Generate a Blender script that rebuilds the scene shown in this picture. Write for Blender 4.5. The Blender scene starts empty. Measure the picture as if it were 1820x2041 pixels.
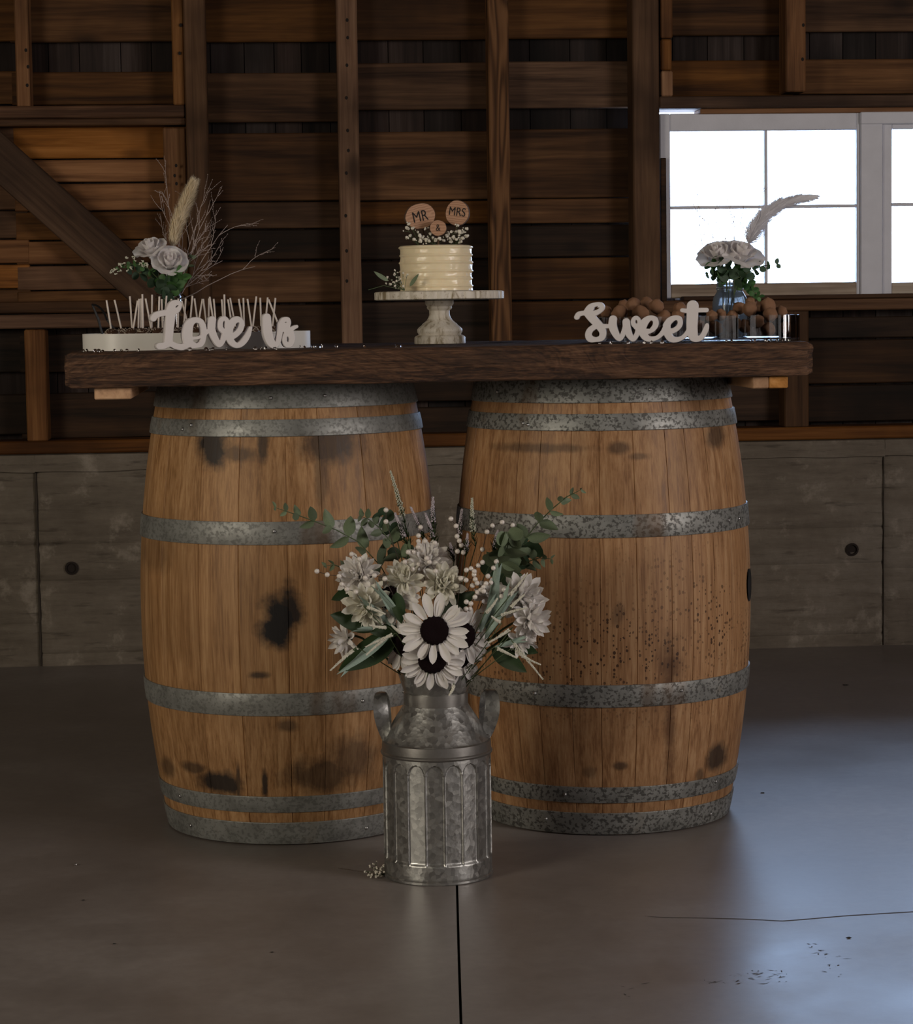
import bpy, bmesh, math, random
from math import sin, cos, pi, radians as RAD
from mathutils import Vector, Matrix, Quaternion, noise
random.seed(7)
SC = bpy.context.scene
COL = SC.collection

# ------------------------------------------------------------------ camera
FPX, CAM_H, PITCH, ROLL, YAW = 4700.0, 1.0932, 0.0853, 0.0143, 0.073
CX, CY = 910.0, 1020.5
_F = Vector((sin(YAW)*cos(PITCH), cos(YAW)*cos(PITCH), -sin(PITCH)))
_R0 = Vector((cos(YAW), -sin(YAW), 0.0))
_U0 = _R0.cross(_F)
_R = cos(ROLL)*_R0 - sin(ROLL)*_U0
_U = sin(ROLL)*_R0 + cos(ROLL)*_U0
CAM_O = Vector((0, 0, CAM_H))
cd = bpy.data.cameras.new('camera')
cam = bpy.data.objects.new('camera', cd)
COL.objects.link(cam)
m = Matrix((_R, _U, -_F)).transposed().to_4x4()
m.translation = CAM_O
cam.matrix_world = m
cd.sensor_fit = 'HORIZONTAL'
cd.sensor_width = 36.0
cd.lens = FPX/1820.0*36.0
cd.clip_start = 0.05
cd.clip_end = 200
SC.camera = cam

# ------------------------------------------------------------------ light, sky, exposure
SC.view_settings.view_transform = 'Standard'
SC.view_settings.look = 'None'
SC.view_settings.gamma = 1.0
SC.view_settings.use_curve_mapping = False
SC.view_settings.exposure = 0.18
SC.cycles.use_denoising = True
SC.cycles.max_bounces = 10
SC.cycles.transparent_max_bounces = 16
SC.cycles.sample_clamp_indirect = 4.0
SC.cycles.caustics_refractive = False
SC.cycles.caustics_reflective = False
w = bpy.data.worlds.new('sky'); SC.world = w
w.use_nodes = True
nt = w.node_tree; nt.nodes.clear()
sky = nt.nodes.new('ShaderNodeTexSky')
sky.sky_type = 'HOSEK_WILKIE'
sky.sun_direction = Vector((-0.5, -0.6, 0.65)).normalized()
sky.turbidity = 6.0
sky.ground_albedo = 0.4
bgn = nt.nodes.new('ShaderNodeBackground'); bgn.inputs[1].default_value = 17.0
mixs = nt.nodes.new('ShaderNodeMix'); mixs.data_type = 'RGBA'
mixs.inputs[0].default_value = 0.6
nt.links.new(sky.outputs[0], mixs.inputs[6]); mixs.inputs[7].default_value = (0.50, 0.68, 1.0, 1)
wo = nt.nodes.new('ShaderNodeOutputWorld')
nt.links.new(mixs.outputs[2], bgn.inputs[0]); nt.links.new(bgn.outputs[0], wo.inputs[0])

def area(name, loc, target, sx, sy, energy, col, portal=False):
    l = bpy.data.lights.new(name, 'AREA'); l.shape = 'RECTANGLE'; l.size = sx; l.size_y = sy
    l.energy = energy; l.color = col
    o = bpy.data.objects.new(name, l); COL.objects.link(o); o.location = loc
    o.rotation_euler = (Vector(target)-Vector(loc)).to_track_quat('-Z', 'Z').to_euler()
    if portal: l.cycles.is_portal = True
    return o
# added area lamps standing in for daylight inside closed walls; portal at the window
area('daylight_standin_right', (4.1, 1.7, 1.75), (0.75, 5.0, 0.95), 1.8, 1.3, 76, (1.0, 0.91, 0.86))
area('daylight_standin_left', (-3.3, 1.5, 1.75), (-0.1, 5.0, 0.95), 1.8, 1.3, 66, (1.0, 0.90, 0.74))
area('daylight_standin_behind', (1.4, -2.3, 1.5), (0.6, 5.0, 1.2), 2.0, 1.6, 5, (1.0, 0.92, 0.88))
area('window_portal', (1.9, 7.56, 1.42), (1.9, 0.0, 1.42), 1.5, 0.7, 1.0, (1, 1, 1), portal=True)

# ------------------------------------------------------------------ pixel -> place helpers
def ray(px, py): return _F + _R*((px-CX)/FPX) - _U*((py-CY)/FPX)
def at(px, py, y): d = ray(px, py); return CAM_O + d*(y/d.y)
def atz(px, py, z): d = ray(px, py); return CAM_O + d*((z-CAM_H)/d.z)

# ------------------------------------------------------------------ mesh helpers
class MB:
    def __init__(s): s.v = []; s.f = []
    def add(s, vs, fs):
        b = len(s.v); s.v += [tuple(x) for x in vs]; s.f += [tuple(i+b for i in q) for q in fs]; return s
    def box(s, c, d, bev=0.0, mat=None):
        x, y, z = d[0]/2, d[1]/2, d[2]/2
        if bev <= 0:
            vs = [(a, b, e) for a in (-x, x) for b in (-y, y) for e in (-z, z)]
            fs = [(0, 1, 3, 2), (4, 6, 7, 5), (0, 4, 5, 1), (2, 3, 7, 6), (0, 2, 6, 4), (1, 5, 7, 3)]
        else:
            q = min(bev, x*.9, y*.9, z*.9)
            bm = bmesh.new(); bmesh.ops.create_cube(bm, size=1)
            for v in bm.verts: v.co = Vector((v.co.x*d[0], v.co.y*d[1], v.co.z*d[2]))
            bmesh.ops.bevel(bm, geom=bm.edges[:], offset=q, segments=1, affect='EDGES')
            bm.verts.index_update()
            vs = [v.co.copy() for v in bm.verts]; fs = [[v.index for v in f.verts] for f in bm.faces]; bm.free()
        c = Vector(c)
        vs = [(mat @ Vector(v) if mat else Vector(v)) + c for v in vs]
        return s.add(vs, fs)
    def tube(s, pts, rad, n=6, cap=True):
        pts = [Vector(p) for p in pts]; k = len(pts)
        if not isinstance(rad, (list, tuple)): rad = [rad]*k
        vs = []; fs = []; prev = None
        for i, p in enumerate(pts):
            t = (pts[min(i+1, k-1)]-pts[max(i-1, 0)])
            t = t.normalized() if t.length > 1e-9 else Vector((0, 0, 1))
            if prev is None: a = t.orthogonal().normalized()
            else:
                a = prev - t*prev.dot(t)
                a = a.normalized() if a.length > 1e-6 else t.orthogonal().normalized()
            prev = a; b = t.cross(a)
            for j in range(n):
                g = 2*pi*j/n; vs.append(p+(a*cos(g)+b*sin(g))*rad[i])
        for i in range(k-1):
            for j in range(n):
                fs.append((i*n+j, i*n+(j+1) % n, (i+1)*n+(j+1) % n, (i+1)*n+j))
        if cap: fs += [tuple(reversed(range(n))), tuple(range((k-1)*n, k*n))]
        return s.add(vs, fs)
    def lathe(s, prof, n=48, c=(0, 0, 0), fn=None):
        vs = []; fs = []; k = len(prof); c = Vector(c)
        for i, (r, z) in enumerate(prof):
            for j in range(n):
                g = 2*pi*j/n; rr = fn(r, z, g) if fn else r
                vs.append(c+Vector((rr*cos(g), rr*sin(g), z)))
        for i in range(k-1):
            for j in range(n): fs.append((i*n+j, i*n+(j+1) % n, (i+1)*n+(j+1) % n, (i+1)*n+j))
        if prof[0][0] > 1e-6: fs.append(tuple(reversed(range(n))))
        if prof[-1][0] > 1e-6: fs.append(tuple(range((k-1)*n, k*n)))
        return s.add(vs, fs)
    def ball(s, c, r, seg=8, ring=5, sq=(1, 1, 1), bump=0.0, bs=1.0, seed=0):
        c = Vector(c); vs = [c+Vector((0, 0, -r*sq[2]))]; fs = []
        for i in range(1, ring):
            t = -pi/2+pi*i/ring
            for j in range(seg):
                g = 2*pi*j/seg; d = Vector((cos(t)*cos(g), cos(t)*sin(g), sin(t)))
                rr = r*(1+(bump*noise.noise(d*bs+Vector((seed*3.1, seed*1.7, seed))) if bump else 0))
                vs.append(c+Vector((d.x*sq[0], d.y*sq[1], d.z*sq[2]))*rr)
        vs.append(c+Vector((0, 0, r*sq[2]))); L = len(vs)-1
        for j in range(seg): fs.append((0, 1+(j+1) % seg, 1+j)); fs.append((L, 1+(ring-2)*seg+j, 1+(ring-2)*seg+(j+1) % seg))
        for i in range(ring-2):
            for j in range(seg):
                a = 1+i*seg+j; b = 1+i*seg+(j+1) % seg; fs.append((a, b, b+seg, a+seg))
        return s.add(vs, fs)
    def grid(s, fn, nu, nv):
        vs = [fn(i/nu, j/nv) for i in range(nu+1) for j in range(nv+1)]
        fs = [(i*(nv+1)+j, (i+1)*(nv+1)+j, (i+1)*(nv+1)+j+1, i*(nv+1)+j+1) for i in range(nu) for j in range(nv)]
        return s.add(vs, fs)
    def mesh(s, name, mat, smooth=None):
        me = bpy.data.meshes.new(name); me.from_pydata(s.v, [], s.f); me.update()
        if mat: me.materials.append(mat)
        if smooth is not None:
            me.shade_smooth()
            if smooth < 180: me.set_sharp_from_angle(angle=RAD(smooth))
        return me
    def build(s, name, mat, parent=None, smooth=None, mw=None):
        return place(name, s.mesh(name, mat, smooth), parent, mw)

def place(name, me, parent=None, mw=None, mat=None):
    o = bpy.data.objects.new(name, me); COL.objects.link(o)
    if parent is not None: o.parent = parent
    if mw is not None: o.matrix_local = mw if isinstance(mw, Matrix) else Matrix.Translation(mw)
    return o
def tag(o, label=None, cat=None, group=None, kind=None):
    if label: o['label'] = label
    if cat: o['category'] = cat
    if group: o['group'] = group
    if kind: o['kind'] = kind
    return o
def empty(name, loc=(0, 0, 0), rot=None, label=None, cat=None, group=None, kind=None):
    o = bpy.data.objects.new(name, None); COL.objects.link(o); o.empty_display_size = .05
    mw = Matrix.Translation(loc)
    if rot is not None: mw = mw @ (rot.to_matrix().to_4x4() if isinstance(rot, Quaternion) else Matrix.Rotation(rot, 4, 'Z'))
    o.matrix_world = mw
    return tag(o, label, cat, group, kind)
def bez(p0, p1, p2, n=8):
    p0, p1, p2 = Vector(p0), Vector(p1), Vector(p2)
    return [p0*(1-t)**2+p1*2*t*(1-t)+p2*t*t for t in [i/n for i in range(n+1)]]
def R(a, b): return random.uniform(a, b)

# ------------------------------------------------------------------ materials
class N:
    def __init__(s, name):
        s.m = bpy.data.materials.new(name); s.m.use_nodes = True
        s.t = s.m.node_tree; s.t.nodes.clear()
        s.out = s.n('ShaderNodeOutputMaterial'); s.b = s.n('ShaderNodeBsdfPrincipled'); s.l(s.b.outputs[0], s.out.inputs[0])
    def n(s, k, **kw):
        x = s.t.nodes.new(k)
        for a, b in kw.items(): setattr(x, a, b)
        return x
    def l(s, a, b): s.t.links.new(a, b)
    def val(s, sock, v):
        if hasattr(v, 'is_output'): s.l(v, sock)
        else: sock.default_value = v
    def math(s, op, a, b=0.5, clamp=False):
        x = s.n('ShaderNodeMath', operation=op, use_clamp=clamp); s.val(x.inputs[0], a); s.val(x.inputs[1], b); return x.outputs[0]
    def mix(s, fac, a, b, mode='MIX'):
        x = s.n('ShaderNodeMix', data_type='RGBA', blend_type=mode); s.val(x.inputs[0], fac)
        s.val(x.inputs[6], a if hasattr(a, 'is_output') else (*a, 1)); s.val(x.inputs[7], b if hasattr(b, 'is_output') else (*b, 1)); return x.outputs[2]
    def coord(s, obj=None, scale=(1, 1, 1), rnd=False, gen=False):
        t = s.n('ShaderNodeTexCoord')
        if obj: t.object = obj
        o = t.outputs['Object']
        if rnd:
            oi = s.n('ShaderNodeObjectInfo'); ad = s.n('ShaderNodeVectorMath', operation='MULTIPLY_ADD')
            cb = s.n('ShaderNodeCombineXYZ'); s.l(oi.outputs['Random'], cb.inputs[0]); s.l(oi.outputs['Random'], cb.inputs[1]); s.l(oi.outputs['Random'], cb.inputs[2])
            s.l(cb.outputs[0], ad.inputs[0]); ad.inputs[1].default_value = (7.1, 13.3, 5.7); s.l(o, ad.inputs[2]); o = ad.outputs[0]
        mp = s.n('ShaderNodeMapping'); s.l(o, mp.inputs[0]); mp.inputs[3].default_value = scale; return mp.outputs[0]
    def noise(s, vec, scale, detail=4, rough=.55, dist=0.0):
        x = s.n('ShaderNodeTexNoise'); s.l(vec, x.inputs['Vector']); x.inputs['Scale'].default_value = scale
        x.inputs['Detail'].default_value = detail; x.inputs['Roughness'].default_value = rough; x.inputs['Distortion'].default_value = dist
        return x.outputs[0]
    def ramp(s, fac, stops, interp='LINEAR'):
        x = s.n('ShaderNodeValToRGB'); x.color_ramp.interpolation = interp; e = x.color_ramp.elements
        while len(e) < len(stops): e.new(.5)
        for k, (p, c) in enumerate(stops): e[k].position = p; e[k].color = (*c, 1) if len(c) == 3 else c
        s.l(fac, x.inputs[0]); return x.outputs[0]
    def rng(s, v, a, b, c=0.0, d=1.0):
        x = s.n('ShaderNodeMapRange'); s.val(x.inputs[0], v)
        for k, q in enumerate((a, b, c, d)): x.inputs[k+1].default_value = q
        return x.outputs[0]
    def bump(s, h, strength=.3, dist=.002):
        x = s.n('ShaderNodeBump'); s.l(h, x.inputs['Height']); x.inputs['Strength'].default_value = strength; x.inputs['Distance'].default_value = dist
        s.l(x.outputs[0], s.b.inputs['Normal'])
    def set(s, col=None, rough=None, metal=None, spec=None, sss=None, trans=None):
        i = s.b.inputs
        if col is not None: s.val(i['Base Color'], col if hasattr(col, 'is_output') else (*col, 1))
        if rough is not None: s.val(i['Roughness'], rough)
        if metal is not None: s.val(i['Metallic'], metal)
        if spec is not None: i['Specular IOR Level'].default_value = spec
        if trans is not None: i['Transmission Weight'].default_value = trans
        if sss is not None:
            i['Subsurface Weight'].default_value = sss; i['Subsurface Radius'].default_value = (.01, .008, .006); i['Subsurface Scale'].default_value = .5
        return s

def plain(name, col, rough=.6, metal=0, spec=.5, var=0.0, vs=40, sss=None, bump=0, bscale=80):
    k = N(name)
    c = col
    if var:
        v = k.coord(rnd=True); c = k.mix(k.noise(v, vs), [x*(1-var) for x in col], [min(1, x*(1+var)) for x in col])
    k.set(c, rough, metal, spec, sss)
    if bump: k.bump(k.noise(k.coord(), bscale), bump, .002)
    return k.m

def backlit(m, fac, col):
    # thin silk, fibre or frosted glass lets daylight through from behind
    t = m.node_tree; out = next(n for n in t.nodes if n.type == 'OUTPUT_MATERIAL'); src = out.inputs[0].links[0].from_socket
    tr = t.nodes.new('ShaderNodeBsdfTranslucent'); tr.inputs[0].default_value = (*col, 1); mx = t.nodes.new('ShaderNodeMixShader'); mx.inputs[0].default_value = fac
    t.links.new(src, mx.inputs[1]); t.links.new(tr.outputs[0], mx.inputs[2]); t.links.new(mx.outputs[0], out.inputs[0]); return m

def wood(name, dark, mid, light, axis=0, rough=.75, freq=1.0, bump=.5, knots=True, vary=.35, spec=.25, bdist=.002):
    k = N(name)
    sc = [9*freq, 9*freq, 9*freq]; sc[axis] = .55*freq
    v = k.coord(rnd=True, scale=sc)
    big = k.noise(v, .9, 5, .6, 1.2)
    sc2 = [110*freq, 110*freq, 110*freq]; sc2[axis] = 3*freq
    v2 = k.coord(rnd=True, scale=sc2); fine = k.noise(v2, 1.0, 3, .6)
    sc3 = [38*freq, 38*freq, 38*freq]; sc3[axis] = 1.6*freq
    mid_ = k.noise(k.coord(rnd=True, scale=sc3), 1.0, 4, .65, .9)
    fac = k.math('ADD', k.math('MULTIPLY', big, .55), k.math('ADD', k.math('MULTIPLY', mid_, .30), k.math('MULTIPLY', fine, .18)))
    c = k.ramp(fac, [(.40, dark), (.52, mid), (.64, light)])
    if knots:
        sk = [5, 5, 5]; sk[axis] = 2.6
        vo = k.n('ShaderNodeTexVoronoi'); k.l(k.coord(rnd=True, scale=sk), vo.inputs['Vector']); vo.inputs['Scale'].default_value = 1.0
        kn = k.rng(vo.outputs['Distance'], .05, .16, 1, 0); c = k.mix(k.math('MULTIPLY', kn, .75), c, [x*.35 for x in dark])
    blot = k.noise(k.coord(rnd=True, scale=(1.6, 1.6, 1.6)), 2.0, 3)
    c = k.mix(k.rng(blot, .48, .70, 0, .7), c, [x*.7 for x in dark])
    oi = k.n('ShaderNodeObjectInfo')
    hs = k.n('ShaderNodeHueSaturation'); k.l(c, hs.inputs['Color'])
    k.l(k.rng(oi.outputs['Random'], 0, 1, 1-vary, 1+vary), hs.inputs['Value'])
    r2 = k.math('FRACT', k.math('MULTIPLY', oi.outputs['Random'], 37.3)); k.l(k.rng(r2, 0, 1, .8, 1.15), hs.inputs['Saturation'])
    k.set(hs.outputs[0], rough, 0, spec); k.bump(fac, bump, bdist)
    return k.m

M = {}
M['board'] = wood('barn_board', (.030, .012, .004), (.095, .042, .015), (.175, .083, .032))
M['board_dark'] = wood('barn_board_dark', (.010, .006, .003), (.032, .016, .008), (.058, .030, .014))  # dark boards; under the window ledge their tone holds shade put into the colour
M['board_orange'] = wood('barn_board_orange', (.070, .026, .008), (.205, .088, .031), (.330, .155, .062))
M['siding'] = wood('siding_board', (.010, .006, .005), (.026, .016, .013), (.050, .036, .032), axis=2, vary=.6)
M['stud'] = wood('rough_stud', (.060, .024, .009), (.180, .082, .034), (.300, .155, .070), axis=2, freq=1.2, vary=.2)
def ring_mat():
    k = N('ringed_stud'); g = k.noise(k.coord(scale=(5, 5, .7)), 1.0, 2, .5, 1.2)
    wv = k.n('ShaderNodeMath', operation='SINE'); k.l(k.math('MULTIPLY', g, 80.0), wv.inputs[0]); fine = k.noise(k.coord(scale=(200, 200, 6)), 1.0, 3)
    f = k.math('ADD', k.math('MULTIPLY', wv.outputs[0], .16), k.math('ADD', k.math('MULTIPLY', fine, .3), .35))
    k.set(k.ramp(f, [(.25, (.030, .012, .004)), (.5, (.125, .056, .022)), (.75, (.215, .105, .044))]), .75, 0, .25); k.bump(f, .8, .004); return k.m
M['stud_grain'] = ring_mat()
M['beam'] = wood('barn_beam', (.034, .015, .007), (.085, .042, .020), (.140, .074, .038))
M['post'] = wood('barn_post', (.042, .019, .008), (.105, .052, .024), (.165, .088, .044), axis=2)
M['rail'] = wood('barn_rail', (.055, .021, .007), (.165, .072, .028), (.270, .130, .056), vary=.18)
M['ceil'] = wood('ceiling_wood', (.03, .018, .01), (.07, .042, .024), (.11, .07, .04))
M['white_frame'] = plain('weathered_white_paint', (.66, .67, .74), .55, var=.12, vs=14, bump=.3, bscale=60)
M['sill_wood'] = wood('bare_sill', (.20, .13, .08), (.42, .32, .23), (.55, .46, .36), knots=False, vary=.1)
def plank_mat():
    k = N('reclaimed_plank')
    a = k.noise(k.coord(rnd=True, scale=(4, 55, 55)), 1.0, 5, .68, 1.6); b = k.noise(k.coord(rnd=True, scale=(22, 260, 260)), 1.0, 4, .7, .5)
    g = k.noise(k.coord(scale=(2.2, 9, 9)), 1.0, 4, .6, 2.0); wv = k.n('ShaderNodeMath', operation='SINE'); k.l(k.math('MULTIPLY', g, 70.0), wv.inputs[0])
    f = k.math('ADD', k.math('ADD', k.math('MULTIPLY', a, .5), k.math('MULTIPLY', b, .34)), k.math('MULTIPLY', wv.outputs[0], .026))
    c = k.ramp(f, [(.34, (.026, .012, .007)), (.44, (.092, .043, .021)), (.52, (.165, .083, .043)), (.63, (.29, .165, .095))])
    c = k.mix(k.rng(k.noise(k.coord(scale=(1.5, 6, 10)), 2.0, 4), .5, .72, 0, .6), c, (.030, .016, .010))
    k.set(c, k.rng(f, .35, .6, .75, .5), 0, .4); k.bump(f, 1.0, .010); return k.m
M['plank'] = plank_mat()
M['cleat'] = wood('fir_cleat', (.30, .14, .05), (.52, .27, .11), (.62, .36, .17), axis=1, vary=.1, knots=False)

def hoop_mat(name, speck):
    k = N(name)
    v = k.coord()
    n1 = k.noise(v, 130, 3, .6); n2 = k.noise(v, 14, 4, .6); n3 = k.noise(k.coord(scale=(1, 1, 4)), 45, 4, .7)
    c = k.ramp(n2, [(.3, (.17, .172, .16)), (.6, (.30, .305, .29)), (.8, (.24, .215, .18))])
    sp = k.rng(k.math('ADD', k.math('MULTIPLY', n1, .7), k.math('MULTIPLY', n3, .3)), .5, .56, 0, speck)
    c = k.mix(sp, c, (.07, .068, .062))
    rust = k.rng(k.noise(k.coord(scale=(1, 1, .15)), 9, 3), .62, .75, 0, .8); c = k.mix(rust, c, (.10, .055, .025))
    k.set(c, k.rng(n1, .3, .7, .42, .62), .35, .5); k.bump(n1, .25, .001)
    return k.m
M['hoop'] = hoop_mat('galvanised_hoop', .45)
M['hoop_speck'] = hoop_mat('speckled_hoop', .9)
M['rivet'] = plain('rivet', (.4, .4, .4), .35, .9)

def galv(name):
    k = N(name)
    v = k.coord()
    vo = k.n('ShaderNodeTexVoronoi'); k.l(v, vo.inputs['Vector']); vo.inputs['Scale'].default_value = 105
    vo.inputs['Randomness'].default_value = 1
    sep = k.n('ShaderNodeSeparateColor'); k.l(vo.outputs['Color'], sep.inputs[0])
    f = k.math('ADD', k.math('MULTIPLY', sep.outputs[0], .6), k.math('MULTIPLY', k.noise(v, 30, 3), .5))
    c = k.ramp(f, [(.15, (.26, .26, .25)), (.5, (.37, .37, .36)), (.9, (.50, .50, .48))])
    k.set(c, k.rng(sep.outputs[1], 0, 1, .28, .44), .85, .5)
    k.bump(k.math('ADD', k.math('MULTIPLY', vo.outputs['Distance'], .5), k.noise(v, 70, 3)), .45, .0015)
    return k.m
M['galv'] = galv('galvanised_tin')
M['galv_band'] = plain('galvanised_band', (.30, .29, .275), .38, .85, var=.25, vs=60)

def concrete(name, a, b, c_, rough, wall=False):
    k = N(name)
    v = k.coord(); n1 = k.noise(v, 1.7, 6, .62); n2 = k.noise(v, 38, 4, .6)
    vs = k.coord(scale=(1.2, 1.2, 9)); n3 = k.noise(vs, 2.2, 6, .7)
    f = k.math('ADD', k.math('MULTIPLY', n1, .55), k.math('MULTIPLY', n3 if wall else n1, .45))
    c = k.ramp(f, [(.36 if wall else .32, a), (.5, b), (.64 if wall else .68, c_)])
    c = k.mix(k.rng(k.noise(k.coord(scale=(1, 1, 1)), 4.5, 6, .7), .4, .62, 0, .35), c, [x*.72 for x in b])
    c = k.mix(k.rng(n2, .35, .7, 0, .25), c, [x*.55 for x in b])
    if wall:
        c = k.mix(k.rng(k.noise(v, 7, 5, .7), .56, .68, 0, .6), c, [x*1.35 for x in c_])
        c = k.mix(k.rng(k.noise(vs, 5, 4, .6), .58, .72, 0, .65), c, [x*.4 for x in a])
    k.set(c, k.rng(n1, .3, .7, rough-.08, rough+.1), 0, .5 if not wall else .2)
    k.bump(k.math('ADD', n2, k.math('MULTIPLY', n3, 2.0 if wall else .4)), .5 if wall else .22, .004 if wall else .0012)
    return k.m
M['floor'] = concrete('floor_concrete', (.185, .158, .144), (.245, .215, .200), (.305, .275, .260), .38)
M['concrete'] = concrete('foundation_concrete', (.105, .084, .064), (.200, .168, .132), (.290, .255, .210), .85, True)
M['black'] = plain('black_gap', (.006, .005, .005), .9)

def glass_thin(name, tint=(1, 1, 1), gl=.08, wavy=False):
    k = N(name); k.t.nodes.remove(k.b)
    tr = k.n('ShaderNodeBsdfTransparent'); tr.inputs[0].default_value = (*tint, 1)
    g = k.n('ShaderNodeBsdfGlossy'); g.inputs['Roughness'].default_value = .03
    fr = k.n('ShaderNodeFresnel'); fr.inputs[0].default_value = 1.45
    mx = k.n('ShaderNodeMixShader'); k.l(k.math('MULTIPLY', fr.outputs[0], gl/.04, True), mx.inputs[0])
    if wavy:
        bp = k.n('ShaderNodeBump'); k.l(k.noise(k.coord(scale=(1, 1, .05)), 34, 2), bp.inputs['Height']); bp.inputs['Strength'].default_value = .8; bp.inputs['Distance'].default_value = .006; k.l(bp.outputs[0], g.inputs['Normal'])
    k.l(tr.outputs[0], mx.inputs[1]); k.l(g.outputs[0], mx.inputs[2]); k.l(mx.outputs[0], k.out.inputs[0]); return k.m
M['pane'] = glass_thin('window_glass', (.97, .985, 1), .04)
M['acrylic'] = glass_thin('clear_acrylic', (.95, .965, .985), .075, True)
k = N('jar_glass'); k.set((.93, .97, 1.0), .02, 0, .5, trans=1.0); k.b.inputs['IOR'].default_value = 1.42; M['jar'] = k.m
k = N('crystal'); k.set((1, 1, 1), .02, 0, .5, trans=1.0); k.b.inputs['IOR'].default_value = 1.5; M['crystal'] = k.m
k = N('water'); k.set((.96, .985, 1.0), .0, 0, .5, trans=1.0); k.b.inputs['IOR'].default_value = 1.33; M['water'] = k.m

M['white_paint'] = plain('white_letter_paint', (.74, .70, .70), .5, var=.03)
M['white_tray'] = plain('white_tray', (.80, .78, .74), .35, var=.02)
M['frost'] = plain('buttercream', (.95, .81, .56), .27, sss=.25, bump=.25, bscale=45)
M['cakeboard'] = plain('cake_board', (.08, .05, .03), .6)
def marble(name):
    k = N(name); v = k.coord(); n = k.noise(k.coord(scale=(1, 1, .35)), 30, 5, .65, 1.5)
    c = k.ramp(n, [(.36, (.30, .24, .15)), (.46, (.66, .60, .50)), (.75, (.80, .75, .68))])
    sp = k.rng(k.noise(v, 170, 2), .62, .7, 0, .6); c = k.mix(sp, c, (.33, .25, .17)); k.set(c, .5); k.bump(n, .2, .001); return k.m
M['stand'] = marble('distressed_white_wood')
k = N('slice_face'); v = k.coord(); wv = k.n('ShaderNodeTexWave', wave_type='RINGS'); k.l(v, wv.inputs[0]); wv.inputs[1].default_value = 70; wv.inputs[2].default_value = 3
k.set(k.ramp(wv.outputs[1], [(0, (.36, .19, .11)), (1, (.50, .29, .18))]), .7); M['slice'] = k.m
M['bark'] = plain('bark', (.10, .055, .03), .9, var=.4, vs=90, bump=.8, bscale=150)
M['ink'] = plain('burnt_lettering', (.012, .008, .007), .8)
M['petal'] = plain('white_silk_petal', (.90, .87, .84), .7, var=.04, vs=25, sss=.1)
M['petal_cream'] = plain('cream_silk_petal', (.86, .84, .74), .7, var=.05, vs=25, sss=.1)
M['petal_rose'] = plain('white_rose_petal', (.90, .87, .86), .65, var=.04, sss=.2)
M['disc'] = plain('dark_flower_disc', (.010, .005, .006), .95, spec=.1, bump=1.0, bscale=400)
def leafmat(name, a, b, rough=.55):
    k = N(name); n = k.noise(k.coord(rnd=True), 40, 3); oi = k.n('ShaderNodeObjectInfo')
    hs = k.n('ShaderNodeHueSaturation'); k.l(k.mix(n, a, b), hs.inputs['Color']); k.l(k.rng(oi.outputs['Random'], 0, 1, .7, 1.25), hs.inputs['Value'])
    k.set(hs.outputs[0], rough, 0, .35); return k.m
M['euca'] = leafmat('eucalyptus_leaf', (.085, .125, .070), (.19, .235, .140))
M['euca_green'] = leafmat('bright_leaf', (.045, .12, .036), (.10, .21, .065))
M['euca_dark'] = leafmat('deep_leaf', (.030, .060, .034), (.075, .120, .070))
M['leaf_dark'] = leafmat('dark_green_leaf', (.012, .03, .010), (.035, .065, .02))
M['sage'] = leafmat('pale_sage_blade', (.22, .32, .27), (.38, .47, .41))
M['stem'] = plain('green_stem', (.07, .10, .04), .7)
M['stem_brown'] = plain('brown_wire', (.06, .04, .03), .7)
M['lavender'] = plain('pale_lavender_bud', (.55, .49, .53), .8, var=.2, vs=300)
M['heather'] = plain('pale_green_bud', (.56, .56, .45), .8, var=.2, vs=300)
M['spike'] = plain('cream_beaded_spike', (.72, .70, .60), .75)
k = N('pearl'); k.set((.80, .74, .68), .22, 0, .6); k.b.inputs['Coat Weight'].default_value = .6; M['pearl'] = k.m
M['pampas'] = plain('pampas_fibre', (.90, .80, .62), .8)
M['pampas_white'] = plain('pampas_fibre_white', (.93, .92, .94), .8)
M['twig'] = plain('whitewashed_twig', (.40, .33, .31), .85, var=.15)
M['blossom'] = plain('baby_breath_blossom', (.76, .72, .62), .8, var=.1)
M['stick'] = plain('paper_stick', (.74, .66, .60), .7)
M['choc'] = plain('chocolate_coating', (.055, .026, .015), .45, var=.3, bump=.3)
M['drizzle'] = plain('pale_drizzle', (.36, .30, .24), .6, var=.3, vs=120)
M['cup'] = plain('brown_paper_cup', (.060, .028, .015), .75)
M['tong'] = plain('black_plastic', (.008, .008, .009), .4)
for q_, f_, c_ in (('petal', .25, (.9, .88, .86)), ('petal_cream', .25, (.88, .86, .78)), ('petal_rose', .4, (.92, .90, .92)), ('pampas', .3, (.85, .75, .55)), ('pampas_white', .55, (.97, .97, 1.0)), ('euca_dark', .2, (.10, .22, .10)), ('euca_green', .2, (.12, .30, .08))): backlit(M[q_], f_, c_)
k = N('frosted_jar_glass'); k.set((.93, .97, 1.0), .04, 0, .5, trans=1.0); k.b.inputs['IOR'].default_value = 1.35; M['jar_frost'] = backlit(k.m, .5, (.92, .97, 1.0))
def donut_m():
    k = N('fried_doughnut'); v = k.coord(rnd=True); n = k.noise(v, 55, 5, .6)
    c = k.ramp(n, [(.3, (.09, .032, .012)), (.5, (.26, .11, .046)), (.72, (.46, .25, .13))])
    sp = k.rng(k.noise(v, 420, 2), .54, .62, 0, .75); c = k.mix(sp, c, (.62, .47, .36)); k.set(c, .8, 0, .3); k.bump(n, .6, .003); return k.m
M['donut'] = donut_m()
M['tray_base'] = plain('dark_blue_tray_base', (.035, .045, .085), .25)
M['debris'] = plain('debris', (.02, .018, .016), .9)

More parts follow.
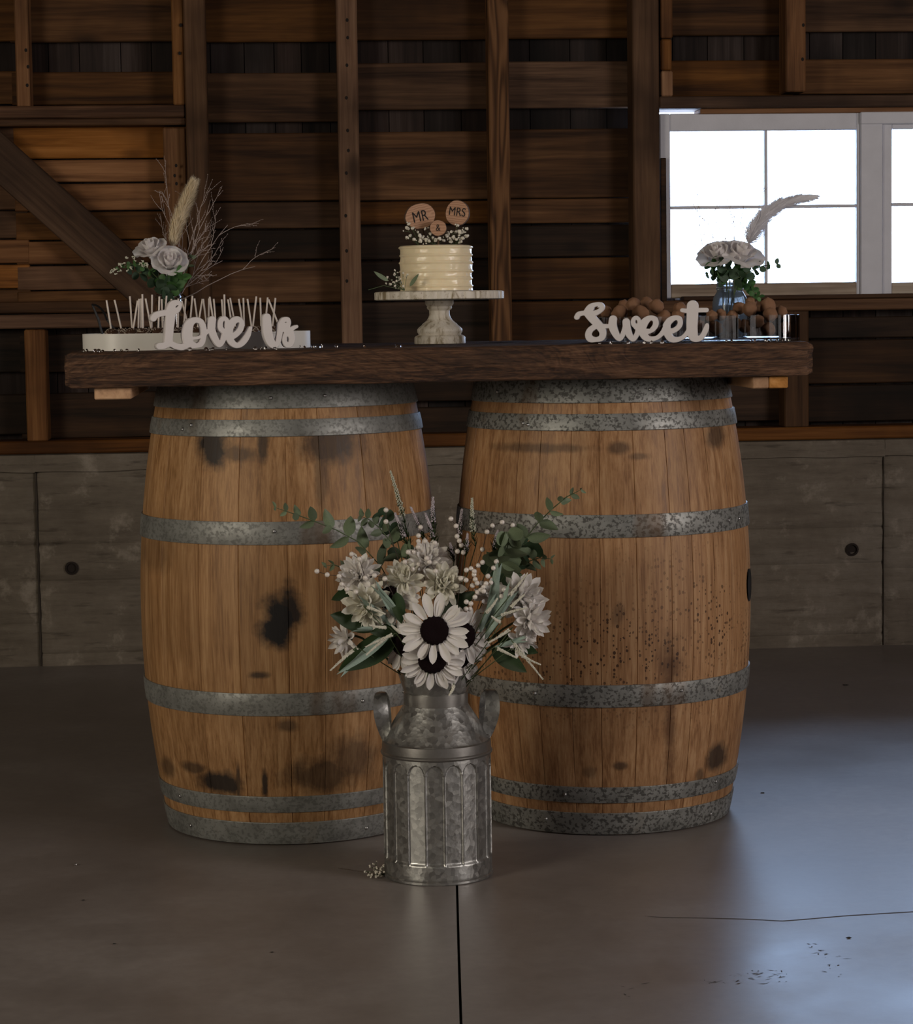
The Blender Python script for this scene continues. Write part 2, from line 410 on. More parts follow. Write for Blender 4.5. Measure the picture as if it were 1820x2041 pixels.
# ------------------------------------------------------------------ the barn shell
YW = 7.40           # room face of the foundation wall
YB = 7.50           # face of the inner boards
floor = empty('floor', (0, 0, 0), kind='structure'); floor['label'] = 'smooth grey concrete floor with a saw cut joint'
jx = lambda y: 0.312 + (y-4.3986)*(0.312-0.2558)/(4.3986-3.5358)
def slab(x0, x1, left):
    mb = MB(); ys = [-2.6, 0, 2, 3, 3.5, 4, 4.5, 5, 6, 7.42]
    vs = []; fs = []
    for y in ys:
        e = jx(y) + 0.0012*sin(y*37)+.0008*sin(y*91)
        e = e-.0022 if left else e+.0022
        a, b = (x0, e) if left else (e, x1)
        vs += [(a, y, 0), (b, y, 0), (a, y, -.018), (b, y, -.018)]
    for i in range(len(ys)-1):
        o = i*4; fs += [(o, o+1, o+5, o+4), (o+2, o+6, o+7, o+3), (o+1, o+3, o+7, o+5), (o, o+4, o+6, o+2)]
    fs += [(0, 2, 3, 1), (len(vs)-4, len(vs)-3, len(vs)-1, len(vs)-2)]
    mb.add(vs, fs); return mb.build('slab', M['floor'], floor)
slab(-4.0, 0, True); slab(0, 5.2, False)
MB().box((.6, 2.6, -.065), (9.2, 10.6, .09)).build('joint_filler', M['black'], floor)
# hairline crack across the right slab
pts = [atz(x, y, .0) for x, y in ((1285, 1826), (1320, 1829), (1400, 1830), (1480, 1832), (1560, 1836), (1600, 1833), (1680, 1826), (1760, 1821), (1830, 1817), (1950, 1812))]
mb = MB(); vs = []; fs = []
for i, p in enumerate(pts):
    wd = .0018 if 0 < i else .0006; vs += [(p.x, p.y-wd, .0006), (p.x, p.y+wd, .0006)]
for i in range(len(pts)-1): fs.append((2*i, 2*i+2, 2*i+3, 2*i+1))
mb.add(vs, fs).build('crack', plain('crack_line', (.10, .085, .078), .9), floor)

mb = MB()
for (xa, ya, xb, yb, kx) in ((1400, 1955, 1460, 1962, 9), (1460, 1940, 1570, 1965, 22), (1500, 1930, 1560, 1950, 12), (1610, 1880, 1650, 1905, 8), (1630, 1900, 1680, 1950, 14), (1240, 1960, 1310, 1990, 5)):
    for _ in range(kx):
        p = atz(R(xa, xb), R(ya, yb), 0); q = p+Vector((R(-.010, .018), R(-.012, .012), 0)); d = (q-p).normalized(); n_ = Vector((-d.y, d.x, 0))*R(.0006, .0016)
        mb.add([p+Vector((0, 0, .0005)), (p+q)/2+n_+Vector((0, 0, .0006)), q+Vector((0, 0, .0005)), (p+q)/2-n_+Vector((0, 0, .0006))], [(0, 3, 2, 1)])
mb.build('scuff_marks', plain('scuff', (.085, .075, .072), .9), floor)['kind'] = 'stuff'

# foundation wall: poured concrete in three bays, stepped cap, board marks, form tie holes
fw = empty('wall_foundation', (0, YW, 0), kind='structure'); fw['label'] = 'board formed concrete foundation wall, stained and worn'
ZC = .667
xj1 = at(75, 1100, YW).x; xj2 = at(1762, 1100, YW).x
def conc_panel(x0, x1, seed, courses, setback=0.0):
    nx = int((x1-x0)/.02)+1; nz = 64
    z1 = ZC-.055
    def fn(u, v):
        x = x0+(x1-x0)*u; z = z1*v
        d = 0
        for c in courses:
            d += .006*math.exp(-((z-c)/.004)**2)
        ci = sum(1 for c in courses if z > c)
        d += .003*noise.noise((ci*7.3+seed, 0, 0))
        d += .0035*noise.noise((x*5, z*22, seed)) + .002*noise.noise((x*30, z*50, seed+9))
        ex = min(x-x0, x1-x)
        d += .010*max(0, 1-ex/.008)
        return Vector((x, setback+d, z))
    mb = MB(); mb.grid(lambda u, v: fn(u, v), nx, nz); return mb.build('concrete_panel', M['concrete'], fw, smooth=40)
cs = [at(150, y, YW).z for y in (1020, 1085, 1158, 1228, 1302)]
conc_panel(-4.0, xj1, 1, cs[:2]+[at(40, 1245, YW).z], .004); conc_panel(xj1, xj2, 2, cs); conc_panel(xj2, 5.2, 3, [cs[0]+.02, cs[2]-.02, cs[3]+.01])
def cap(x0, x1, seed):
    def fn(u, v):
        x = x0+(x1-x0)*u
        prof = [(.018, ZC-.056), (-.012+.003*noise.noise((x*9, 1, seed)), ZC-.056+.006*noise.noise((x*6, 0, seed))), (-.014, ZC-.03), (-.012, ZC-.004), (0.02, ZC), (.14, ZC)]
        p = prof[round(v*5)]; return Vector((x, p[0]+.003*noise.noise((x*14, p[1]*40, seed)), p[1]))
    MB().grid(fn, 160, 5).build('concrete_cap', M['concrete'], fw, smooth=40)
cap(-4.0, xj1, 4); cap(xj1, xj2, 5); cap(xj2, 5.2, 6)
MB().box((.6, .14, .22), (9.2, .2, .76)).build('core', M['concrete'], fw)
sm_ = plain('form_seam', (.055, .044, .034), .95, var=.5, vs=30)
for xx, wd in ((xj1, .007), (xj2, .0028)):
    mb = MB(); vs = []; fs = []
    for i in range(41):
        z = .001+(ZC-.06)*i/40; q = wd*(1+.5*noise.noise((z*40, xx, 3)))/2; o_ = .0015*noise.noise((z*14, xx, 7))
        vs += [(xx-q+o_, .006, z), (xx-q*.6+o_, .0015, z), (xx+q*.6+o_, .0015, z), (xx+q+o_, .006, z)]
    for i in range(40):
        for j in range(3): fs.append((4*i+j, 4*i+j+1, 4*i+j+5, 4*i+j+4))
    mb.add(vs, fs).build('form_seam', sm_, fw)
for px, py in ((143, 1132), (1698, 1095)):
    p = at(px, py, YW)-Vector((0, YW, 0)); mb = MB()
    n = 18; vs = []; fs = []
    for i in range(n): g = 2*pi*i/n; vs += [(p.x+.021*cos(g), -.006, p.z+.021*sin(g)), (p.x+.015*cos(g), -.008, p.z+.015*sin(g)), (p.x+.013*cos(g), -.001, p.z+.013*sin(g))]
    for i in range(n):
        a, b = 3*i, 3*((i+1) % n); fs += [(a, b, b+1, a+1), (a+1, b+1, b+2, a+2)]
    fs.append(tuple(3*i+2 for i in range(n)))
    mb.add(vs, fs).build('form_tie_hole', plain('tie_hole', (.02, .013, .01), .9), fw)

# timber back wall
wb = empty('wall_back', (0, 0, 0), kind='structure'); wb['label'] = 'open stud barn wall of dark horizontal boards'
def piece(name, x0, x1, z0, z1, y0, y1, mat, bev=.003, tilt=0.0, parent=None):
    c = Vector(((x0+x1)/2, (y0+y1)/2, (z0+z1)/2)); mb = MB().box((0, 0, 0), (x1-x0, y1-y0, z1-z0), bev)
    return mb.build(name, M[mat] if isinstance(mat, str) else mat, parent or wb, mw=Matrix.Translation(c) @ Matrix.Rotation(tilt, 4, 'Y'))
WX0, WX1 = at(1312, 400, YW).x, at(1312, 400, YW).x+1.40        # window opening
WZ0, WZ1 = 1.128, 1.712
# siding behind (vertical boards)
x = -4.0
while x < 5.2:
    wd = R(.085, .13); x1 = min(x+wd, 5.2)
    if x1 > WX0-.01 and x < WX1:
        piece('siding_board', x, x1-.002, .60, WZ0+.006, 7.555, 7.575, 'siding', .001)
        piece('siding_board', x, x1-.002, WZ1+.005, 3.6, 7.555, 7.575, 'siding', .001)
    else:
        piece('siding_board', x, x1-.002, .60, 3.6, 7.555+R(0, .004), 7.578, 'siding', .001)
    x = x1
q = MB().box(((-4.0+WX0)/2, 7.60, 2.1), (WX0+4.0, .03, 3.05)).box(((WX1+5.2)/2, 7.60, 2.1), (5.2-WX1, .03, 3.05))
q.box(((WX0+WX1)/2, 7.60, (WZ1+.02+3.6)/2), (WX1-WX0, .03, 3.6-WZ1-.02)).box(((WX0+WX1)/2, 7.60, (WZ0+.006+.6)/2), (WX1-WX0, .03, WZ0+.006-.6))
q.build('outer_skin', M['siding'], wb)
# boards per bay: (x pixel range, rows of (top, bottom, material))
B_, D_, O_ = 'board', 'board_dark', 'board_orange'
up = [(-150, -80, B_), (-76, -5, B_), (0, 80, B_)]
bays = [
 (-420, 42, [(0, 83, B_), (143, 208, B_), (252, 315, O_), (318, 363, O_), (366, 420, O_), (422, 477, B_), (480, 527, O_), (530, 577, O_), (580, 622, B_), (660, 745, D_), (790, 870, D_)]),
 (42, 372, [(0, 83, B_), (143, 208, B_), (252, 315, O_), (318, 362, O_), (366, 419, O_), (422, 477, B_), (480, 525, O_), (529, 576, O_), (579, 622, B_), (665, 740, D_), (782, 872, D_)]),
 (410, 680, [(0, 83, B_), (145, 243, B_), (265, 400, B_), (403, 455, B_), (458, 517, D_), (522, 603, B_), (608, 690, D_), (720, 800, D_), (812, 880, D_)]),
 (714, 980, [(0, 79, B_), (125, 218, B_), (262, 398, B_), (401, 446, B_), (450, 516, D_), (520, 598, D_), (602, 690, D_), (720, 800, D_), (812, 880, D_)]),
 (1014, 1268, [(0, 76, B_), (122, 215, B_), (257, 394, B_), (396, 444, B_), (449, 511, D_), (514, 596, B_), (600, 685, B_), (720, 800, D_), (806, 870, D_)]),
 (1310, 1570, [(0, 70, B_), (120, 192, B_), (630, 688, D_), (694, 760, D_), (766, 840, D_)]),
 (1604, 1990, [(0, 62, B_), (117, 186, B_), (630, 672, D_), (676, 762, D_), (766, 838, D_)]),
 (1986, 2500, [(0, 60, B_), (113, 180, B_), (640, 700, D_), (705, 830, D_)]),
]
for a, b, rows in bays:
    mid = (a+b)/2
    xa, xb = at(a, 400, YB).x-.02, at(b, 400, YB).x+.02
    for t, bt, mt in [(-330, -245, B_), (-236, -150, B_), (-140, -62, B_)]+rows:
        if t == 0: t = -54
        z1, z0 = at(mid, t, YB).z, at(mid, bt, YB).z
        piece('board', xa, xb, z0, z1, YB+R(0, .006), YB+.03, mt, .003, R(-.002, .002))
# outer plain boards beyond the frame
for i in range(14):
    z = .72+i*.2
    piece('board', -4.0, at(-420, 400, YB).x, z, z+.193, YB, YB+.03, B_); piece('board', at(2500, 400, YB).x, 5.2, z, z+.193, YB, YB+.03, B_)
for i in range(5): piece('board', at(-420, 400, YB).x, at(2500, 400, YB).x, 2.36+i*.25, 2.36+i*.25+.2, YB, YB+.03, B_)
# studs and posts (pixel columns)
def stud(name, a, b, top, bot, y0=YW, y1=YB, mat='stud', bev=.004):
    za = at((a+b)/2, bot, y0).z if bot < 875 else .706
    zb = 3.55 if top <= 0 else at((a+b)/2, top, y0).z
    return piece(name, at(a, 400, y0).x, at(b, 400, y0).x, za, zb, y0, y1, mat, bev)
stud('stud', 39, 66, 0, 213)
stud('stud', 350, 374, 0, 209, YW+.005)
stud('post', 374, 417, 0, 880, YW-.012, YB, 'post')
stud('stud', 328, 373, 254, 880, YW+.03, YB, 'stud')
stud('stud', 677, 718, 0, 880)
stud('stud', 977, 1018, 0, 880, mat='stud_grain')
stud('post', 1263, 1316, 0, 880, YW-.015, YB, 'post')
stud('stud', 1319, 1343, -5, 76); stud('stud', 1319, 1341, 78, 140, YW+.006); stud('stud', 1319, 1343, 141, 192)
stud('stud', 1567, 1607, 0, 183)
stud('stud', 1985, 2028, 0, 183)
stud('stud', 40, 82, 657, 880); stud('stud', 1563, 1612, 600, 880, YW+.01, mat='post'); stud('stud', 1985, 2030, 600, 880, YW+.01)
stud('stud', -250, -205, 0, 880); stud('stud', 2330, 2375, 0, 880)
# horizontal rails
def rail(name, a, b, top, bot, y0, y1, mat='rail', bev=.004, tilt=0):
    mid = (a+b)/2
    return piece(name, at(a, 400, y0).x, at(b, 400, y0).x, at(mid, bot, y0).z, at(mid, top, y0).z, y0, y1, mat, bev, tilt)
rail('rail', -260, 372, 211, 236, YW-.004, YB)
rail('rail', -260, 374, 237, 251, YW+.012, YB, 'beam')
rail('rail', -260, 328, 601, 625, YW+.02, YB, 'board'); rail('rail', -260, 372, 627, 655, YW+.006, YB, 'rail')
# header and ledge at the window
rail('header', 1316, 2335, 188, 212, YW-.012, YB+.056, 'beam')
rail('header_strip', 1397, 2335, 213, 223, YW+.006, YB+.02, 'rail', .002)
rail('ledge', 1362, 2335, 584, 592, YW-.03, YB+.05, 'beam', .002); rail('rail', 1320, 2335, 592.5, 616, YW-.008, YB+.05, 'beam')
# sill plate
piece('sill_plate', -4.0, 5.2, ZC, .707, YW-.004, YB+.04, 'rail', .004)
# diagonal brace, bottom right end at the post
p0, p1 = at(-60, 262, YW+.015), at(322, 604, YW+.015)
dv = p1-p0; L = dv.length; ang = math.atan2(dv.z, dv.x)
MB().box((0, 0, 0), (L+.14, .035, .125), .003).build('brace', M['beam'], wb, mw=Matrix.Translation((p0+p1)/2+Vector((0, .018, 0))) @ Matrix.Rotation(-ang, 4, 'Y'))
# nail holes on the front faces of the studs
nm = plain('nail_hole', (.012, .008, .006), .9)
for px, ys_ in ((53, (100, 133, 170)), (361, (50, 106)), (692, (40, 75, 130, 195, 260, 300, 345, 430, 500, 560)), (350, (330, 350, 366)), (1600, (50, 118))):
    for py in ys_:
        p = at(px+R(-3, 3), py, YW-.001); MB().ball(p, .0045, 8, 4, (1, .25, 1.3)).build('nail_hole', nm, wb)

# window sashes
def window(name, ax, bx, ty, by, mv, mh, ytop_gap):
    # ax..bx pixel columns of the outer sash, ty..by rows
    y0, y1 = YW+.02, YW+.055
    wroot = empty(name, (0, 0, 0), kind='structure')
    X = lambda p: at(p, 400, y0).x
    Z = lambda p: at((ax+min(bx, 1900))/2, p, y0).z
    x0, x1, z0, z1 = X(ax), X(bx), Z(by), Z(ty)
    st, tr, br = .033, .055, .044
    piece('stile', x0, x0+st, z0, z1, y0, y1, M['white_frame'], .003, 0, wroot); piece('stile', x1-st*.4, x1, z0, z1, y0, y1, M['white_frame'], .003, 0, wroot)
    piece('top_rail', x0+st, x1-st*.4, z1-tr, z1, y0+.001, y1, M['white_frame'], .003, 0, wroot)
    piece('bottom_rail', x0+st, x1-st*.4, z0, z0+br, y0+.001, y1, M['sill_wood'], .003, 0, wroot)
    xm, zm = X(mv), Z(mh)
    piece('muntin', xm-.005, xm+.005, z0+br, z1-tr, y0+.004, y1-.004, M['white_frame'], .002, 0, wroot)
    piece('muntin', x0+st, xm-.005, zm-.005, zm+.005, y0+.004, y1-.004, M['white_frame'], .002, 0, wroot); piece('muntin', xm+.005, x1-st*.4, zm-.005, zm+.005, y0+.004, y1-.004, M['white_frame'], .002, 0, wroot)
    for (u0, u1) in ((x0+st, xm-.005), (xm+.005, x1-st*.4)):
        for (v0, v1) in ((z0+br, zm-.005), (zm+.005, z1-tr)):
            piece('pane', u0, u1, v0, v1, (y0+y1)/2, (y0+y1)/2+.003, M['pane'], 0, 0, wroot)
    return wroot
w1 = window('window_1', 1316, 1716, 225, 592, 1528, 412, 0); w1['label'] = 'white four pane barn window with a wide grey frame'
w2 = window('window_2', 1758, 2160, 222, 590, 1965, 407, 0); w2['label'] = 'four pane barn window cut by the edge of the picture'
t1 = empty('trim_1', (0, 0, 0), kind='structure'); t1['label'] = 'grey painted window post between the two sashes'
piece('casing', at(1716, 400, YW+.008).x, at(1760, 400, YW+.008).x, at(1738, 590, YW).z, at(1738, 221, YW).z, YW+.008, YW+.08, M['white_frame'], .003, 0, t1)
piece('casing_head', at(1716, 400, YW+.004).x, at(2200, 400, YW).x, at(1760, 247, YW).z, at(1760, 222, YW).z, YW+.004, YW+.018, M['white_frame'], .003, 0, t1)
t2 = empty('trim_2', (0, 0, 0), kind='structure'); t2['label'] = 'dark vertical stop beside the window'
piece('stop', at(1317, 400, YW).x, at(1328, 400, YW).x, at(1320, 600, YW).z, at(1320, 315, YW).z, YW-.005, YW+.02, 'board_dark', .002, 0, t2)
# a right hand jamb closes the opening outside the frame
piece('jamb', at(2160, 400, YW).x, WX1+.3, WZ0, WZ1, YW+.01, YB+.05, 'post', .003)

# the rest of the shell, out of frame: closed side walls, front wall, ceiling
def shell(name, boxes, mat, label):
    mb = MB()
    for c, d in boxes: mb.box(c, d)
    o = mb.build(name, M[mat]); tag(o, label, None, None, 'structure'); return o
shell('wall_left', [((-4.05, 2.45, 1.8), (.1, 10.3, 3.6))], 'board', 'plank side wall')
shell('wall_right', [((5.25, 2.45, 1.8), (.1, 10.3, 3.6))], 'board', 'plank side wall')
shell('wall_front', [((.6, -2.65, 1.8), (9.4, .1, 3.6))], 'board', 'plank front wall')
shell('ceiling', [((.6, 2.45, 3.65), (9.4, 10.3, .1))], 'ceil', 'dark timber ceiling')

# ------------------------------------------------------------------ the two wine barrels
BH, BRH, BRB = .95, .2688, .3198
HB = [(.003, .0496), (.0717, .1059), (.2767, .3232), (BH-.3232, BH-.2767), (BH-.1059, BH-.0717), (BH-.0496, BH-.002)]
def brad(z): return BRB-(BRB-BRH)*(2*z/BH-1)**2
def on_barrel(px, py, bx, by):
    y = by-BRB
    for _ in range(6):
        p = at(px, py, y); r = brad(min(max(p.z, 0), BH)); dx = max(-r*.98, min(r*.98, p.x-bx)); y = by-math.sqrt(r*r-dx*dx)
    return at(px, py, y)
def oak(name, root, bx, by, stains, specks, cols):
    k = N(name)
    vb = k.coord(obj=root); v = k.coord(rnd=True, scale=(60, 60, 2.2)); vf = k.coord(rnd=True, scale=(260, 260, 9))
    f = k.math('ADD', k.math('MULTIPLY', k.noise(v, 1, 4, .6, .6), .55), k.math('MULTIPLY', k.noise(vf, 1, 3, .65), .45))
    c = k.ramp(f, [(.38, cols[0]), (.5, cols[1]), (.62, cols[2])])
    big = k.noise(vb, 6, 5, .6); c = k.mix(k.rng(big, .45, .75, 0, .45), c, [x*.62 for x in cols[0]])
    wob = k.noise(vb, 26, 4, .65); tot = None
    for px, py, rx, rz, st in stains:
        p = on_barrel(px, py, bx, by); s = p.y/FPX
        sb = k.n('ShaderNodeVectorMath', operation='SUBTRACT'); k.l(vb, sb.inputs[0]); sb.inputs[1].default_value = (p.x-bx, p.y-by, p.z)
        ml = k.n('ShaderNodeVectorMath', operation='MULTIPLY'); k.l(sb.outputs[0], ml.inputs[0]); ml.inputs[1].default_value = (1/(rx*s), 6, 1/(rz*s))
        ln = k.n('ShaderNodeVectorMath', operation='LENGTH'); k.l(ml.outputs[0], ln.inputs[0])
        mk = k.rng(k.math('ADD', ln.outputs['Value'], k.math('MULTIPLY', k.math('SUBTRACT', wob, .5), 1.3)), .62, 1.30, st, 0)
        tot = mk if tot is None else k.math('MAXIMUM', tot, mk)
    if tot is not None: c = k.mix(tot, c, (.012, .010, .010))
    if specks:
        for px, py, rx, rz, st in ((1336, 1440, 13, 140, .75), (1334, 1330, 24, 60, .6), (1180, 1450, 60, 60, .25)):
            p = on_barrel(px, py, bx, by); s = p.y/FPX
            sb = k.n('ShaderNodeVectorMath', operation='SUBTRACT'); k.l(vb, sb.inputs[0]); sb.inputs[1].default_value = (p.x-bx, p.y-by, p.z)
            ml = k.n('ShaderNodeVectorMath', operation='MULTIPLY'); k.l(sb.outputs[0], ml.inputs[0]); ml.inputs[1].default_value = (1/(rx*s), 6, 1/(rz*s))
            ln = k.n('ShaderNodeVectorMath', operation='LENGTH'); k.l(ml.outputs[0], ln.inputs[0])
            c = k.mix(k.rng(k.math('ADD', ln.outputs['Value'], k.math('MULTIPLY', k.math('SUBTRACT', wob, .5), 2.0)), .4, 1.4, st, 0), c, (.085, .034, .012))
        vo = k.n('ShaderNodeTexVoronoi'); k.l(k.coord(obj=root, scale=(1, 1, .8)), vo.inputs['Vector']); vo.inputs['Scale'].default_value = 150
        sep = k.n('ShaderNodeSeparateColor'); k.l(vo.outputs['Color'], sep.inputs[0])
        thr = k.rng(sep.outputs[0], .35, 1, 0, .52); dots = k.rng(k.math('SUBTRACT', thr, vo.outputs['Distance']), 0, .05)
        xyz = k.n('ShaderNodeSeparateXYZ'); k.l(vb, xyz.inputs[0])
        zone = k.math('MULTIPLY', k.rng(xyz.outputs[2], .2, .36), k.rng(xyz.outputs[2], .45, .66, 1, 0))
        zone = k.math('MULTIPLY', zone, k.rng(k.noise(vb, 5, 3), .34, .52))
        c = k.mix(k.math('MULTIPLY', k.math('MULTIPLY', dots, zone), .95), c, (.05, .022, .010))
    oi = k.n('ShaderNodeObjectInfo'); hs = k.n('ShaderNodeHueSaturation'); k.l(c, hs.inputs['Color']); k.l(k.rng(oi.outputs['Random'], 0, 1, .90, 1.08), hs.inputs['Value'])
    k.set(hs.outputs[0], k.rng(f, .3, .7, .45, .65), 0, .35); k.bump(f, .35, .0012); return k.m

def barrel(bx, by, nst, seed, hm, stains, specks, cols, label, rot):
    rnd = random.Random(seed)
    root = empty('wine_barrel', (bx, by, 0), None, label, 'barrel', 'wine barrels holding up the plank top')
    om = oak('oak_%d' % seed, root, bx, by, stains, specks, cols)
    ws = [rnd.uniform(.7, 1.3) for _ in range(nst)]; tot = sum(ws); a = rot
    for wd in ws:
        da = 2*pi*wd/tot; nu, nv = 22, 6; a0 = a+da/2; L = .0013
        def fn(u, v):
            z = .002+(BH-.004)*u; g = -da/2+da*v
            e = min(v, 1-v)*da*BRB
            r = brad(z)-.0016*max(0, 1-e/L)-.0006*abs(2*v-1)
            return Vector((r*cos(g), r*sin(g), z))
        mb = MB(); vv = [0, .016, .3, .5, .7, .984, 1]
        mb.grid(lambda u, v: fn(u, vv[round(v*6)]), nu, nv)
        # side and inner faces give the stave its thickness
        base = len(mb.v); ins = []
        for i in range(nu+1):
            z = .002+(BH-.004)*i/nu; r = brad(z)-.026
            ins += [Vector((r*cos(-da/2), r*sin(-da/2), z)), Vector((r*cos(da/2), r*sin(da/2), z))]
        mb.v += [tuple(q) for q in ins]
        for i in range(nu):
            A, Bq = i*7, (i+1)*7
            mb.f += [(A, base+2*i, base+2*i+2, Bq), (A+6, Bq+6, base+2*i+3, base+2*i+1), (base+2*i, base+2*i+1, base+2*i+3, base+2*i+2)]
        T = (nu)*7; mb.f += [tuple([base+2*nu, base+2*nu+1]+[T+j for j in range(6, -1, -1)]), tuple([base+1, base]+list(range(7)))]
        mb.build('stave', om, root, 40, Matrix.Rotation(a0, 4, 'Z'))
        a += da
    for hi, (z0, z1) in enumerate(HB):
        mb = MB(); n = 96; pr = []
        r0, r1 = brad(z0)+.0032, brad(z1)+.0032
        mb.lathe([(r0-.004, z0), (r0-.0006, z0), (r0, z0+.0012), ((r0+r1)/2+.0006, (z0+z1)/2), (r1, z1-.0012), (r1-.0006, z1), (r1-.004, z1)], n)
        mb.f = [q for q in mb.f if len(q) == 4]
        h = mb.build('hoop', M[hm], root, 30)
        for g in (rnd.uniform(-2.6, -.5), rnd.uniform(-2.6, -.5)):
            zz = (z0+z1)/2+rnd.uniform(-.006, .006); rr = brad(zz)+.0036
            MB().ball((rr*cos(g), rr*sin(g), zz), .0042, 8, 5).build('rivet', M['rivet'], h, 60)
    MB().lathe([(0, 0), (BRH-.028, 0), (BRH-.028, .02), (0, .02)], 48, (0, 0, BH-.055)).build('head', om, root)
    MB().lathe([(0, 0), (BRH-.028, 0), (BRH-.028, .02), (0, .02)], 48, (0, 0, .035)).build('head', om, root)
    return root
BL, BR = (.008, 5.065), (.6868, 5.062)
barrel(*BL, 21, 3, 'hoop',
       [(425, 893, 34, 38, .95), (470, 905, 50, 16, .6), (523, 885, 11, 34, .8), (655, 885, 62, 42, .8), (640, 945, 16, 80, .5), (557, 1238, 38, 54, 1.0), (552, 1252, 40, 40, 1.0), (577, 1212, 28, 46, .95),
        (440, 1562, 46, 26, .95), (385, 1530, 26, 12, .7), (528, 1562, 6, 26, .9), (475, 1560, 5, 40, .8), (335, 1528, 16, 22, .6), (640, 1545, 70, 36, .7), (700, 1515, 50, 50, .6), (518, 1346, 20, 8, .8), (575, 1447, 20, 13, .6),
        (305, 1105, 45, 34, .3), (690, 1250, 30, 120, .35)], False,
       [(.23, .112, .042), (.38, .203, .086), (.49, .288, .136)], 'oak wine barrel with a round black stain at mid height', .3)
rb_ = barrel(*BR, 27, 5, 'hoop_speck',
       [(1075, 893, 95, 10, .55), (1235, 893, 22, 12, .6), (1275, 910, 20, 8, .5), (1428, 868, 28, 26, .7), (1430, 1508, 27, 30, .85), 
        (1236, 1527, 14, 9, .7), (1175, 1540, 14, 12, .45), (1395, 1545, 10, 14, .6), (1232, 1225, 14, 22, .4)], True,
       [(.22, .106, .045), (.36, .192, .087), (.46, .275, .138)], 'oak wine barrel covered in small dark specks, the wider hoops mottled', 1.1)
# bung hole near the silhouette of the speckled barrel
g = math.atan2(ray(1500, 1180).x, ray(1500, 1180).y); ang = -g-RAD(9)
for q in (0,):
    mb = MB(); n = 20; vs = [Vector((0, .024*cos(2*pi*i/n), .036*sin(2*pi*i/n))) for i in range(n)]
    vs2 = [v*.75+Vector((-.002, 0, 0)) for v in vs]; mb.add(vs+vs2, [(i, (i+1) % n, n+(i+1) % n, n+i) for i in range(n)]+[tuple(range(n, 2*n))])
    mb.build('bung_hole', M['black'], rb_, None, Matrix.Rotation(ang, 4, 'Z') @ Matrix.Translation((BRB+.0018, 0, .50)))

# ------------------------------------------------------------------ plank table top
TZ = 1.021
TX0, TX1 = at(129, 740, 4.68).x, at(1621, 720, 4.68).x
tt = empty('plank_tabletop', ((TX0+TX1)/2, 5.065, .951), None, 'thick weathered brown plank tabletop laid across two barrels', 'tabletop')
def rough_plank(x0, x1, y0, y1, z0, z1, seed, rr=.009):
    mb = MB(); nx = 120; prof = []
    hy, hz = (y1-y0)/2, (z1-z0)/2
    for cxs, czs, a0 in ((1, 1, 0), (-1, 1, 90), (-1, -1, 180), (1, -1, 270)):
        for t in (0, 30, 60, 90):
            g = RAD(a0+t); q = rr if czs > 0 else rr*.5; prof.append((cxs*(hy-q)+q*cos(g), czs*(hz-q)+q*sin(g)))
    # subdivide the front face so the grain can stand proud
    k = len(prof); pts = []
    for i in range(k):
        a, b = prof[i], prof[(i+1) % k]; pts.append(a); L = math.hypot(b[0]-a[0], b[1]-a[1])
        if L > .03:
            m_ = 14 if abs(a[0]-b[0]) < .01 else 6
            for j in range(1, m_): pts.append((a[0]+(b[0]-a[0])*j/m_, a[1]+(b[1]-a[1])*j/m_))
    k = len(pts); vs = []; fs = []
    for i in range(nx+1):
        x = x0+(x1-x0)*i/nx; e = min(x-x0, x1-x); sh = .005*max(0, 1-e/.008)
        for (py, pz) in pts:
            d = .0024*noise.noise((x*5, py*20, pz*70+seed))+.0016*noise.noise((x*22, py*30, pz*150+seed))
            l = math.hypot(py, pz)
            vs.append(((x+(.003*noise.noise((py*30, pz*60, seed)) if e < .01 else 0)), (y0+y1)/2+py*(1-sh/hy)+d*py/hy, (z0+z1)/2+pz*(1-sh/hz)+d*(pz/hz)*.6))
    for i in range(nx):
        for j in range(k): fs.append((i*k+j, (i+1)*k+j, (i+1)*k+(j+1) % k, i*k+(j+1) % k))
    fs += [tuple(range(k)), tuple(reversed(range(nx*k, (nx+1)*k)))]
    c = tt.location; mb.add([Vector(v)-Vector(c) for v in vs], fs); return mb
for i, (y0, y1) in enumerate(((4.68, 4.935), (4.939, 5.195), (5.199, 5.45))):
    rough_plank(TX0+(.0, .012, -.006)[i], TX1-(.0, .010, -.004)[i], y0, y1, .9515, TZ, i*11+3).build('plank', M['plank'], tt, 35)
for a, b in ((188, 262), (1500, 1532.5), (1533.5, 1571)):
    xa, xb = at(a, 785, 4.70).x, at(b, 785, 4.70).x
    MB().box((0, 0, 0), (xb-xa, .66, .0235), .002).build('cleat', M['cleat'], tt, None, Vector(((xa+xb)/2, 5.03, .9395))-tt.location)

